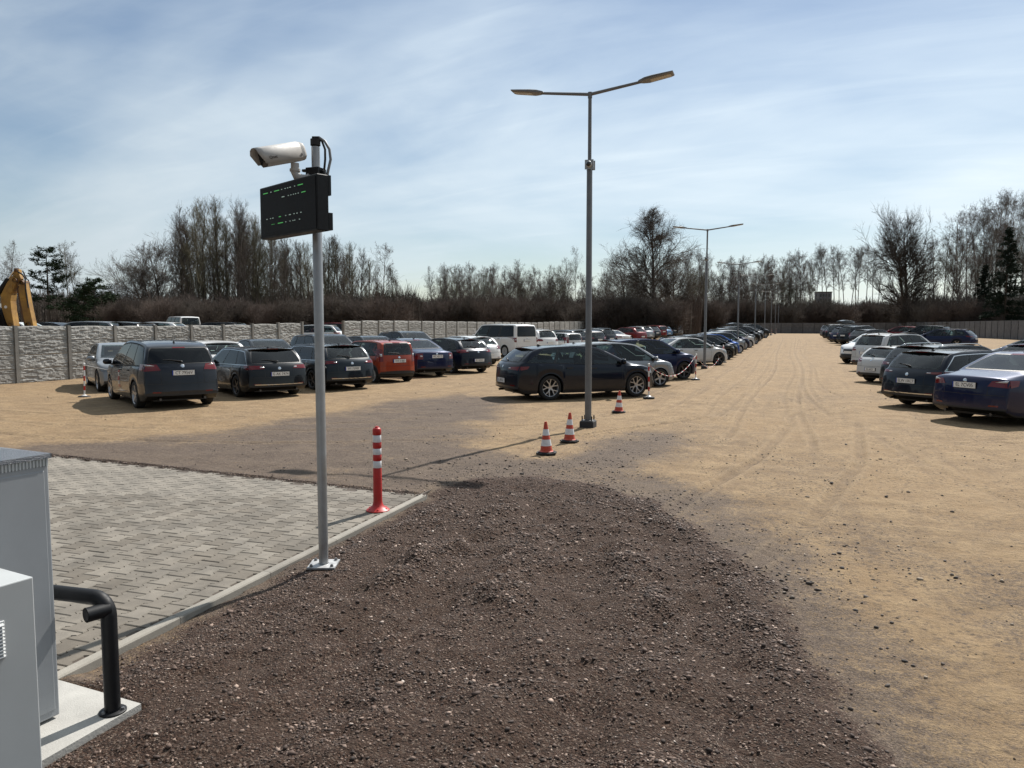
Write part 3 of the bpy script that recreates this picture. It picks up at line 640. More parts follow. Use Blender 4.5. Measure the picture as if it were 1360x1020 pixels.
b.f.append(tuple(range(n))); b.m = [0] * len(b.f); hou = b.obj('housing', M_CCTV, cc, True, 35)
hood = [(-.067, -.05), (-.067, .033), (-.048, .067), (-.016, .081), (.016, .081), (.048, .067), (.067, .033), (.067, -.05)]
b = MB(); nh = len(hood)
for t, sh in ((Lc * .12, 0), (Lc * 1.0, 0), (Lc * 1.14, 1)):
    for (u, v) in hood: b.v.append(tuple(c0 + ax * (t if not (sh and v < 0) else Lc * 1.02) + side * u + upv * v))
for i in range(2):
    for q in range(nh - 1): b.f.append((i * nh + q, i * nh + q + 1, (i + 1) * nh + q + 1, (i + 1) * nh + q))
b.m = [0] * len(b.f); ho = b.obj('sun_hood', M_CCTV, cc, True, 35, recalc=False); sm_ = ho.modifiers.new('s', 'SOLIDIFY'); sm_.thickness = .003
b = MB(); b.v = [tuple(c0 + ax * Lc * .965 + side * u * .93 + upv * v * .93) for u, v in oct_]; b.f = [tuple(range(n))]; b.m = [0]; b.obj('front_glass', M_DOME, cc)
b = MB(); Ml = Matrix.Translation(c0 + ax * (Lc * .968)) @ ax.to_track_quat('Z', 'Y').to_matrix().to_4x4(); b.lathe([(.034, -.004), (.034, .006), (.026, .006), (.022, .001), (0, .003)], 18, M=Ml); b.obj('lens', M_BLK, cc, True, 40)
def text_obj(name, txt, size, mt, parent, Mloc, ext=.0006, align='CENTER'):
    cu = bpy.data.curves.new(name, 'FONT'); cu.body = txt; cu.size = size; cu.extrude = ext; cu.align_x = align; cu.align_y = 'CENTER'; cu.resolution_u = 2
    tmp = bpy.data.objects.new('t', cu); COL.objects.link(tmp); dg = bpy.context.evaluated_depsgraph_get()
    me = bpy.data.meshes.new_from_object(tmp.evaluated_get(dg)); bpy.data.objects.remove(tmp); me.materials.clear(); me.materials.append(mt)
    o = link(name, me, parent); o.matrix_local = Mloc; return o
# brand letters on the side of the hood facing the viewer
vis = side if side.dot(tw) > 0 else -side
fz = vis; fxv = (-ax); fyv = fz.cross(fxv)
if fyv.z < 0: fxv = -fxv; fyv = fz.cross(fxv)
Mt = Matrix((( fxv.x, fyv.x, fz.x, 0), (fxv.y, fyv.y, fz.y, 0), (fxv.z, fyv.z, fz.z, 0), (0, 0, 0, 1)))
Mt.translation = c0 + ax * Lc * .83 + vis * .0705 + upv * -.012
text_obj('lettering', 'Qnet', .034, M_INK, ho, Mt)
cb_ = thing('cable', 'grey conduit cables looping from the post top down to the display', 'cable', (PX, PY, 3.2))
for k_, (o_, r_) in enumerate((((.0), .011), ((.022), .009))):
    b = MB(); q = lambda l, z, t=0: tuple(-cr_ * l + tw * t + Vector((0, 0, z)))
    b.tube([q(.0 + o_ * .3, .295), q(.03, .315 - o_), q(.075 - o_, .285), q(.112 - o_ * 1.6, .22), q(.12 - o_ * 2, .14), q(.10 - o_ * 1.5, .06), q(.085 - o_, -.02), q(.10, -.10)], r_, 10); b.obj('conduit', M_RUB if k_ else mat('grey_conduit', (.17, .18, .19), .5), cb_, True)
b = MB(); b.tube([tuple(Vector((0, 0, .285))), tuple(Vector((0, 0, .315)))], .016, 10); b.tube([q(-.025, .31), q(.03, .31)], .014, 10); b.obj('gland', M_BLK, cb_, True, 40)

# ------------------------------------------------------------------ flexible bollard
bol = thing('flexible_bollard', 'red flexible bollard with three white reflective bands on the paving', 'bollard', (-4.17, 7.05, 0))
prof = [(.125, .0), (.125, .012), (.10, .03), (.062, .055), (.050, .09), (.048, .13), (.046, .46), (.043, .47), (.043, .55), (.046, .555), (.046, .61), (.043, .615), (.043, .685), (.046, .69), (.046, .745), (.043, .75), (.043, .83), (.046, .835), (.046, .885), (.042, .897), (.034, .905), (.022, .91), (.018, .922), (.0, .925)]
b = MB(); b.lathe(prof, 32); b.obj('body', M_PLRED, bol, True, 40)
for z0, z1 in ((.472, .548), (.617, .683), (.752, .828)):
    b = MB(); b.lathe([(.0436, z0), (.0450, z0 + .002), (.0450, z1 - .002), (.0436, z1)], 32); b.obj('reflective_band', M_REFL, bol, True, 40)
for i in range(9):
    b = MB(); b.lathe([(.0475, .135 + i * .028), (.0495, .139 + i * .028), (.0475, .143 + i * .028)], 24); b.obj('rib', M_PLRED, bol, True)
for k in range(6):
    a = k * math.pi / 3; b = MB(); b.lathe([(0, .034), (.009, .033), (.012, .018)], 8, M=Matrix.Translation((.100 * math.cos(a), .100 * math.sin(a), 0))); b.obj('bolt', M_PLRED, bol)

# ------------------------------------------------------------------ traffic cones
def make_cone():
    r = thing('traffic_cone', 'x', 'cone', (0, 0, 0), 0, 'red and white traffic cones')
    o8 = [(.155 * math.cos(a) / math.cos(math.pi / 8) * (1), .155 * math.sin(a) / math.cos(math.pi / 8)) for a in [math.pi / 8 + k * math.pi / 4 for k in range(8)]]
    b = MB(); b.prism(o8, 0, .022); b.prism([(x * .8, y * .8) for x, y in o8], .022, .035); b.obj('base', M_RUB, r)
    rad = lambda z: .098 - (z - .03) * (.098 - .024) / .45
    def band(z0, z1, m, nm, o=0):
        b = MB(); b.lathe([(rad(z0) + o, z0), (rad(z1) + o, z1)], 24); return b.obj(nm, m, r, True)
    b = MB(); b.lathe([(.112, .035), (.098, .045)] + [(rad(z), z) for z in (.06, .49)] + [(.019, .50), (.010, .497), (.008, .44)], 24); b.obj('body', M_CONER, r, True, 40)
    band(.125, .225, M_REFL, 'reflective_band', .0015); band(.29, .385, M_REFL, 'reflective_band', .0015); return r
cone = make_cone()
cspots = [((-3.55, 11.12), 'traffic cone nearest the camera, left of the other two'), ((-3.55, 12.42), 'traffic cone between the nearest one and the first lamp post foot'), ((-3.71, 17.1), 'small traffic cone beyond the lamp post beside the black estate')]
for i, ((x, y), lb) in enumerate(cspots):
    o = cone if i == 0 else copy_tree(cone); o.location = (x, y, gz(x, y) + .015); o.rotation_euler = (R([.8, -1, .5][i]), R([-1.5, 1.0, 2][i]), R([10, 31, 5][i])); o['label'] = lb

# ------------------------------------------------------------------ lamp posts
def make_lamp():
    r = thing('lamp_post', 'x', 'lamp post', (0, 0, 0), 0, 'double armed lamp posts along the lane')
    b = MB(); b.lathe([(.066, .15), (.066, 1.9), (.060, 1.93), (.055, 5.1), (.050, 5.12), (.036, 5.13), (.034, 6.44)], 16); b.obj('pole', M_GALVD, r, True, 40)
    b = MB(); b.box(-.14, .14, -.14, .14, -.10, .13); f = b.obj('foundation', mat('black_foundation', (.03, .03, .032), .75, noise=.3, nscale=15), r); f.modifiers.new('bevel', 'BEVEL').width = .01
    b = MB(); b.box(-.12, .12, -.12, .12, .13, .145); b.obj('flange', M_GALVD, r)
    for sx in (-1, 1):
        for sy in (-1, 1): b = MB(); b.lathe([(.013, .145), (.013, .23), (0, .235)], 8, M=Matrix.Translation((sx * .095, sy * .095, 0))); b.obj('anchor_bolt', M_BLK, r)
    b = MB(); b.lathe([(.042, 6.36), (.042, 6.47), (0, 6.48)], 14); b.obj('collar', M_GALVD, r, True, 40)
    M_LT = M_LUM
    for s in (-1, 1):
        tip = (s * .98, 0, 6.44 + .115); b = MB(); b.tube([(0, 0, 6.43), tip], [.032, .026], 10); b.obj('arm', M_GALVD, r, True, 40)
        M = Matrix.Translation((s * .92, 0, 6.555)) @ Matrix.Rotation(-s * R(9), 4, 'Y')
        poly = [(0, -.01), (.10, -.028), (.20, -.035), (.60, -.035), (.66, -.026), (.67, -.008), (.52, .010), (.28, .026), (.14, .03), (.02, .02)]
        b = MB(); V = []
        for w, t in ((-.13, .55), (-.115, 1), (.115, 1), (.13, .55)):
            V += [tuple(M @ Vector((s * u, w * (.35 + .65 * min(1, u / .2)), (v * t)))) for u, v in poly]
        n_ = len(poly); b.v = V
        for i in range(3):
            for q in range(n_): b.f.append((i * n_ + q, i * n_ + (q + 1) % n_, (i + 1) * n_ + (q + 1) % n_, (i + 1) * n_ + q))
        b.f += [tuple(range(n_)), tuple(3 * n_ + q for q in range(n_))]; b.m = [0] * len(b.f)
        hd = b.obj('lamp_head', M_LT, r, True, 35)
        b = MB(); b.box(min(s * .24, s * .62), max(s * .24, s * .62), -.08, .08, -.040, -.035, M=M); b.obj('led_lens', M_LENS, hd)
    return r
M_LUM = mat('lamp_head_grey', (.20, .20, .20), .5, .4); M_LENS = mat('lamp_lens', (.42, .38, .30), .3, spec=.6)
lamp = make_lamp()
cctv2 = None
lps = [(782, 14.82), (936.5, 35.3), (980, 55.2), (1002.5, 75.2), (1015.5, 93.5), (1024, 113.5), (1029.5, 133), (1033.5, 146.5)]
lamp_xy = []
lab = ['lamp post nearest the camera, with a small dome camera on its pole', 'second lamp post, in front of the white saloon in the row', 'third lamp post along the lane', 'fourth lamp post along the lane, past the row of hatchbacks', 'fifth lamp post along the lane', 'sixth lamp post along the lane', 'seventh lamp post along the lane', 'farthest lamp post before the end fence']
for i, (px, d) in enumerate(lps):
    x, y = at(px, d); lamp_xy.append((x, y)); o = lamp if i == 0 else copy_tree(lamp); o.location = (x, y, gz(x, y)); o.rotation_euler = (0, R([-.1, .2, 0, .3, 0, 0, 0, 0][i]), R([0, 2, -2, 3, 0, 1, -2, 0][i])); o['label'] = lab[i]
x, y = lamp_xy[0]
for i in range(5):
    x, y = lamp_xy[i]; dc = thing('dome_camera', ['small white dome camera in a square bracket on the nearest lamp post', 'small dome camera on the second lamp post', 'small dome camera on the third lamp post', 'small dome camera on the fourth lamp post', 'small dome camera on the fifth lamp post'][i], 'camera', (x, y, gz(x, y) + 5.10), 0, 'dome cameras on the lamp posts')
    b = MB(); b.box(-.085, .085, -.075, -.058, -.09, .09); b.box(-.085, .085, .058, .07, -.09, .09); b.obj('bracket', M_GALV, dc)
    b = MB(); Md = Matrix.Translation((0, -.075, 0)) @ Matrix.Rotation(R(90), 4, 'X'); b.lathe([(.062, 0), (.062, .035), (.05, .05)], 16, M=Md); b.obj('housing', M_CABL, dc, True, 40)
    b = MB(); b.lathe([(.047, .045), (.042, .07), (.025, .088), (0, .094)], 16, M=Md); b.obj('dome', M_DOME, dc, True)

# ------------------------------------------------------------------ chain posts with chains
M_CW = mat('white_plastic', (.70, .69, .67), .45, noise=.08, nscale=10); M_CR = mat('post_red', (.42, .02, .015), .45)
def make_cpost():
    r = thing('chain_post', 'x', 'post', (0, 0, 0), 0, 'red and white chain posts in front of the parked cars')
    b = MB(); b.lathe([(.0, .058), (.06, .055), (.15, .038), (.165, .02), (.165, 0)], 18); b.obj('rubber_foot', M_RUB, r, True, 35)
    b = MB(); b.lathe([(.075, .052), (.06, .062), (.022, .075)], 16); b.obj('foot_cap', M_CW, r, True)
    z = .06
    b = MB(); b.lathe([(.02, z), (.02, .93), (.03, .935), (.03, .955), (.02, .965), (0, .97)], 14); b.obj('tube', M_CW, r, True, 40)
    for z0, z1 in ((.20, .32), (.46, .60), (.76, .88)):
        b = MB(); b.lathe([(.0215, z0), (.0215, z1)], 14); b.obj('red_band', M_CR, r, True)
    return r
cpost = make_cpost()
cps = [(108, 26.1, 'chain post by itself beside the silver saloon on the left'), (863, 20.8, 'chain post at the nose of the black estate'), (925, 28.0, 'chain post in front of the white saloon by the second lamp'), (962, 41.3, 'third chain post, just past the second lamp post'), (975, 52, 'fourth chain post, at the third lamp post'), (991, 63, 'fifth chain post of the row'), (1000, 73, 'sixth chain post of the row'), (1013, 89, 'seventh chain post of the row, where the cars end'), (1019, 104, 'first chain post after the cars end'), (1025.5, 120, 'second chain post after the cars end'), (1031, 135, 'farthest chain post near the end fence')]
cpos = []
for i, (px, d, lb) in enumerate(cps):
    x, y = at(px, d if i != 0 else 21.05); z = gz(x, y); cpos.append((x, y, z)); o = cpost if i == 0 else copy_tree(cpost); o.location = (x, y, z + .005); o.rotation_euler = (R(random.uniform(-2, 2)), R(random.uniform(-2, 2)), i); o['label'] = lb
def chain(p, q, sag, lb, nl=None):
    r = thing('plastic_chain', lb, 'chain', p, 0, 'red and white plastic chains between the posts'); D = Vector(q) - Vector(p); L_ = D.length; n_ = max(8, int(L_ / .055)) if L_ < 14 else int(L_ / .12)
    n_ = min(n_, 120); wv, rv = MB(), MB()
    P_ = [Vector((D.x * t, D.y * t, D.z * t - 4 * sag * t * (1 - t))) for t in np.linspace(0, 1, n_ + 1)]
    for i in range(n_):
        a, b2 = P_[i], P_[i + 1]; m = (wv if (i // 5) % 2 else rv); e = (b2 - a) * .12; m.tube([a - e, b2 + e], .009 if i % 2 else .0075, 4)
    wv.obj('white_links', M_CW, r)['kind'] = 'stuff'; rv.obj('red_links' if nl is None else 'pale_links', M_CR if nl is None else M_CW, r)['kind'] = 'stuff'
top = lambda p: (p[0], p[1], p[2] + .93)
names = ['between the first and second posts', 'between the second and third posts', 'between the third and fourth posts', 'between the fourth and fifth posts', 'between the fifth and sixth posts', 'between the sixth and seventh posts', 'between the seventh and eighth posts']
for i in range(1, 8): chain(top(cpos[i]), top(cpos[i + 1]), [.52, .78, .75, .7, .7, .7, .6, .5][i - 1], 'sagging red and white plastic chain ' + names[i - 1] + ' of the lane row')
p0 = top(cpos[0]); chain(p0, (p0[0] + 1.3, p0[1] + .3, p0[2] - .2), .03, 'short white chain leading from the lone post to the silver saloon', 1)

# ------------------------------------------------------------------ concrete fences
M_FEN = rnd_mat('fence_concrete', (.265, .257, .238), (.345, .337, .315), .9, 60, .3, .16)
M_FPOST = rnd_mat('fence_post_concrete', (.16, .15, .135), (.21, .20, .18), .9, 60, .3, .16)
BAY = 2.06
M_FEN_SHADE = rnd_mat('shaded_fence_concrete', (.13, .13, .135), (.17, .17, .175), .9, 60, .3, .16); M_FPOST_SHADE = rnd_mat('shaded_fence_post', (.07, .07, .072), (.09, .09, .092), .9, 60, .3, .16)  # darker grey copies: shade of the far and right fences put into the colour
def board_mesh(seed, nxg=72, nyg=26, W_=1.94, H_=.5, arch=0.):
    rg = np.random.default_rng(seed); xs = np.linspace(-W_ / 2, W_ / 2, nxg); zs = np.linspace(0, H_ - .006, nyg)
    # ledges of split stone: rows of differing heights, stones of differing length and projection
    rowb = np.cumsum(rg.uniform(.028, .055, 20)); rowb = rowb[rowb < H_ - .03]
    row = np.searchsorted(rowb, zs); D = np.zeros((nyg, nxg)); 
    for r in range(len(rowb) + 1):
        cut = np.cumsum(rg.uniform(.06, .32, 44)) - W_ / 2 - rg.uniform(0, .1); col = np.searchsorted(cut, xs); dep = rg.uniform(.0, .03, 60); tl = rg.uniform(-.008, .008, 60)
        for j in np.where(row == r)[0]: D[j] = dep[col] + tl[col] * np.sin(xs * 9)
    D += rg.normal(0, .004, D.shape); D[0] = -.012; D[-1] = -.004
    D[:, :2] = 0; D[:, -2:] = 0
    X_, Z_ = np.meshgrid(xs, zs); Z_ = Z_ + arch * (1 - (X_ / (W_ / 2)) ** 2) * (Z_ / H_)
    V = np.stack([X_, -D - .03, Z_], -1).reshape(-1, 3); V2 = V.copy(); V2[:, 1] = .03
    i = np.arange(nxg * nyg).reshape(nyg, nxg); F_ = np.stack([i[:-1, :-1], i[:-1, 1:], i[1:, 1:], i[1:, :-1]], -1).reshape(-1, 4); o = nxg * nyg
    back = np.array([[i[0, 0] + o, i[-1, 0] + o, i[-1, -1] + o, i[0, -1] + o]]); topf = np.array([[i[-1, k], i[-1, k + 1], i[-1, k + 1] + o, i[-1, k] + o] for k in range(nxg - 1)])
    return npmesh('fence_board', np.concatenate([V, V2]), np.concatenate([F_, back, topf]), M_FEN)
boards = [board_mesh(s) for s in range(5)]; boards_top = [board_mesh(s + 10, arch=.035) for s in range(3)]
boards_far = []
def bay_mesh(seed, mt=None):
    rg = np.random.default_rng(seed); b = MB(); z = 0; 
    nrow = 26; hh = 1.98 / nrow
    for r in range(nrow):
        x = -.97
        while x < .97:
            w = min(rg.uniform(.12, .45), .97 - x); d = rg.uniform(.0, .04)
            b.add([(x, -.03 - d, z), (x + w, -.03 - d, z), (x + w, -.03 - d - rg.uniform(-.006, .006), z + hh), (x, -.03 - d, z + hh)], [(0, 1, 2, 3)]); x += w
        z += hh
    b.box(-.97, .97, -.028, .03, 0, 1.985); return b.mesh('fence_bay', mt or M_FEN)
bays = [bay_mesh(s) for s in range(3)]; bays_shaded = [bay_mesh(s, M_FEN_SHADE) for s in range(3)]
b = MB(); b.box(-.06, .06, -.085, .06, -.4, 2.03); me_fp = b.mesh('fence_post', M_FPOST); me_fpd = b.mesh('fence_post', M_FPOST_SHADE)
def fence(p, q, lb, ndet, flip=1, first_post=True, last_post=True, dark=False):
    """fence from p to q; the face looks to the right of the direction p->q when flip=1"""
    D = Vector(q) - Vector(p); n_ = int(round(D.length / BAY)); a = math.atan2(D.y, D.x) + (0 if flip == 1 else math.pi)
    r = thing('concrete_fence', lb, 'fence', (p[0], p[1], 0)); del r['label']; r['label'] = lb
    for i in range(n_ + 1):
        t = i / n_; x, y = D.x * t, D.y * t; z = gz(p[0] + x, p[1] + y)
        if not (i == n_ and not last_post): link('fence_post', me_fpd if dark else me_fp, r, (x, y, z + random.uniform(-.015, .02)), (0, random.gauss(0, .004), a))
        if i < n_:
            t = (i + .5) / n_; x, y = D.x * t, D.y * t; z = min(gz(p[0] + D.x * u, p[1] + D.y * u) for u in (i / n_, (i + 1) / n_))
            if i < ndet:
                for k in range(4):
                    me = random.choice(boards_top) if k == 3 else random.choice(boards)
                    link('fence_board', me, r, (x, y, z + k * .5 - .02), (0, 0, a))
            else: link('fence_panel', random.choice(bays_shaded if dark else bays), r, (x, y, z), (0, 0, a))
    return r
FX = -25.46
fy0 = 18.67
fence((FX, fy0 + 8 * BAY), (FX, fy0 - 6 * BAY), 'pale stone patterned concrete fence on the left, up to the gap', 14, -1)
ne = 69
fence((FX, fy0 + 10 * BAY), (FX, fy0 + ne * BAY), 'long stone patterned concrete fence beyond the gap behind the parked cars', 22, 1)
E1 = (FX, fy0 + ne * BAY); E2 = at(1193.5, 133); E3 = at(1360, 76); dirr = (Vector(E3) - Vector(E2)).normalized(); E4 = Vector(E3) + dirr * 40
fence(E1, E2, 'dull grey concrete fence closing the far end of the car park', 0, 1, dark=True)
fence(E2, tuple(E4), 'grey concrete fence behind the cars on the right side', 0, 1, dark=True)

# ------------------------------------------------------------------ cars
CT = {
 'touring': dict(L=4.64, W=1.80, H=1.44, wr=.33, xf=1.45, xr=-1.24, zb=.18, tumble=.22, drop=.055,
    prof=[(-2.32, .40), (-2.31, .60), (-2.29, .84), (-2.24, .955), (-2.12, 1.04), (-1.72, 1.31), (-1.58, 1.365), (-1.2, 1.415), (-.35, 1.44), (.1, 1.42), (.38, 1.365), (1.25, .965), (1.7, .90), (2.08, .78), (2.24, .66), (2.305, .5), (2.32, .40)],
    belt=(.985, .875), dlo=(-1.90, -1.38, .30, 1.06), splits=[(0, .26), (.285, .61), (.635, .985)], rw=(1.02, 1.315, .66, .55), ws=(1.0, 1.35, .71, .60), tail=(.36, .86, .80, .90), plate=.52, spoiler=1.33),
 'estate': dict(L=4.66, W=1.82, H=1.46, wr=.325, xf=1.44, xr=-1.26, zb=.19, tumble=.20, drop=.055,
    prof=[(-2.33, .42), (-2.315, .62), (-2.28, .86), (-2.20, .985), (-2.05, 1.12), (-1.76, 1.355), (-1.66, 1.395), (-1.3, 1.435), (-.3, 1.46), (.25, 1.435), (.48, 1.39), (1.30, .985), (1.75, .915), (2.1, .80), (2.25, .68), (2.315, .52), (2.33, .42)],
    belt=(.945, .885), dlo=(-1.98, -1.58, .40, 1.12), splits=[(0, .23), (.255, .60), (.625, .985)], rw=(1.02, 1.355, .70, .59), ws=(1.02, 1.375, .73, .61), tail=(.40, .86, .83, .935), plate=.70, spoiler=1.375),
 'sedan': dict(L=4.84, W=1.85, H=1.47, wr=.335, xf=1.55, xr=-1.34, zb=.19, tumble=.21, drop=.055,
    prof=[(-2.42, .42), (-2.41, .70), (-2.385, .93), (-2.33, .985), (-2.2, 1.00), (-1.75, 1.055), (-1.60, 1.08), (-.85, 1.40), (-.65, 1.44), (-.15, 1.47), (.25, 1.45), (.48, 1.405), (1.32, .995), (2.0, .87), (2.30, .70), (2.41, .5), (2.42, .42)],
    belt=(.935, .90), dlo=(-1.42, -.80, .42, 1.14), splits=[(0, .13), (.15, .54), (.565, .985)], rw=(1.10, 1.38, .68, .56), ws=(1.03, 1.39, .74, .61), tail=(.50, .90, .775, .915), plate=.80, spoiler=None),
 'suv': dict(L=4.45, W=1.86, H=1.66, wr=.355, xf=1.36, xr=-1.29, zb=.25, tumble=.21, drop=.06,
    prof=[(-2.22, .5), (-2.20, .75), (-2.16, 1.02), (-2.08, 1.14), (-1.78, 1.52), (-1.68, 1.57), (-1.4, 1.61), (-.3, 1.66), (.30, 1.635), (.5, 1.585), (1.25, 1.135), (1.85, 1.03), (2.09, .88), (2.2, .65), (2.22, .5)],
    belt=(1.09, 1.02), dlo=(-1.80, -1.50, .42, 1.06), splits=[(0, .20), (.225, .58), (.605, .985)], rw=(1.17, 1.52, .68, .58), ws=(1.17, 1.57, .74, .62), tail=(.52, .88, .90, 1.06), plate=.82, spoiler=1.555),
 'hatch': dict(L=4.25, W=1.78, H=1.47, wr=.315, xf=1.28, xr=-1.28, zb=.19, tumble=.20, drop=.055,
    prof=[(-2.12, .42), (-2.11, .70), (-2.06, .92), (-1.97, .99), (-1.55, 1.34), (-1.42, 1.39), (-1.1, 1.435), (-.2, 1.47), (.25, 1.445), (.45, 1.40), (1.2, 1.0), (1.75, .90), (2.0, .74), (2.11, .5), (2.12, .42)],
    belt=(.97, .90), dlo=(-1.62, -1.25, .38, 1.02), splits=[(0, .15), (.175, .55), (.575, .985)], rw=(1.04, 1.34, .64, .54), ws=(1.03, 1.385, .71, .60), tail=(.50, .85, .82, .99), plate=.55, spoiler=1.37),
 'mpv': dict(L=4.77, W=1.88, H=1.66, wr=.335, xf=1.46, xr=-1.39, zb=.20, tumble=.22, drop=.06,
    prof=[(-2.38, .45), (-2.365, .70), (-2.32, .98), (-2.26, 1.08), (-2.02, 1.46), (-1.92, 1.53), (-1.6, 1.60), (-1.1, 1.64), (-.2, 1.66), (.35, 1.61), (.60, 1.55), (1.50, 1.03), (2.05, .90), (2.27, .74), (2.37, .55), (2.38, .45)],
    belt=(1.05, .95), dlo=(-2.02, -1.74, .52, 1.32), splits=[(0, .24), (.265, .58), (.605, .985)], rw=(1.12, 1.47, .76, .66), ws=(1.06, 1.54, .75, .62), tail=(.52, .90, .93, 1.08), plate=.885, spoiler=None),
 'mini': dict(L=3.54, W=1.60, H=1.54, wr=.29, xf=1.10, xr=-1.20, zb=.20, tumble=.14, drop=.06,
    prof=[(-1.77, .45), (-1.765, .75), (-1.74, .98), (-1.69, 1.12), (-1.58, 1.42), (-1.50, 1.475), (-1.2, 1.52), (-.2, 1.54), (.25, 1.515), (.45, 1.46), (1.05, 1.03), (1.5, .94), (1.68, .78), (1.76, .58), (1.77, .45)],
    belt=(.99, .94), dlo=(-1.46, -1.30, .38, .90), splits=[(0, .22), (.25, .58), (.61, .985)], rw=(1.03, 1.43, .57, .50), ws=(1.07, 1.46, .58, .50), tail=(.60, .775, .78, 1.22), plate=.80, spoiler=None),
 'van': dict(L=4.95, W=1.92, H=1.97, wr=.345, xf=1.55, xr=-1.45, zb=.22, tumble=.15, drop=.09,
    prof=[(-2.475, .5), (-2.47, 1.0), (-2.44, 1.5), (-2.39, 1.82), (-2.33, 1.90), (-2.1, 1.94), (0, 1.97), (.85, 1.95), (1.10, 1.88), (1.85, 1.22), (2.15, 1.08), (2.37, .88), (2.46, .62), (2.475, .5)],
    belt=(1.19, 1.13), dlo=(-2.20, -2.12, .98, 1.64), splits=[(0.0, .34), (.385, .66), (.70, .985)], rw=(1.22, 1.80, .74, .68), ws=(1.25, 1.86, .74, .66), tail=(.80, .935, .88, 1.15), plate=.98, spoiler=None)}
def chaikin(p, it=2):
    for _ in range(it):
        q = [p[0]]
        for a, c in zip(p[:-1], p[1:]): q += [(a[0] * .8 + c[0] * .2, a[1] * .8 + c[1] * .2), (a[0] * .2 + c[0] * .8, a[1] * .2 + c[1] * .8)]
        p = q + [p[-1]]
    return np.array(p)
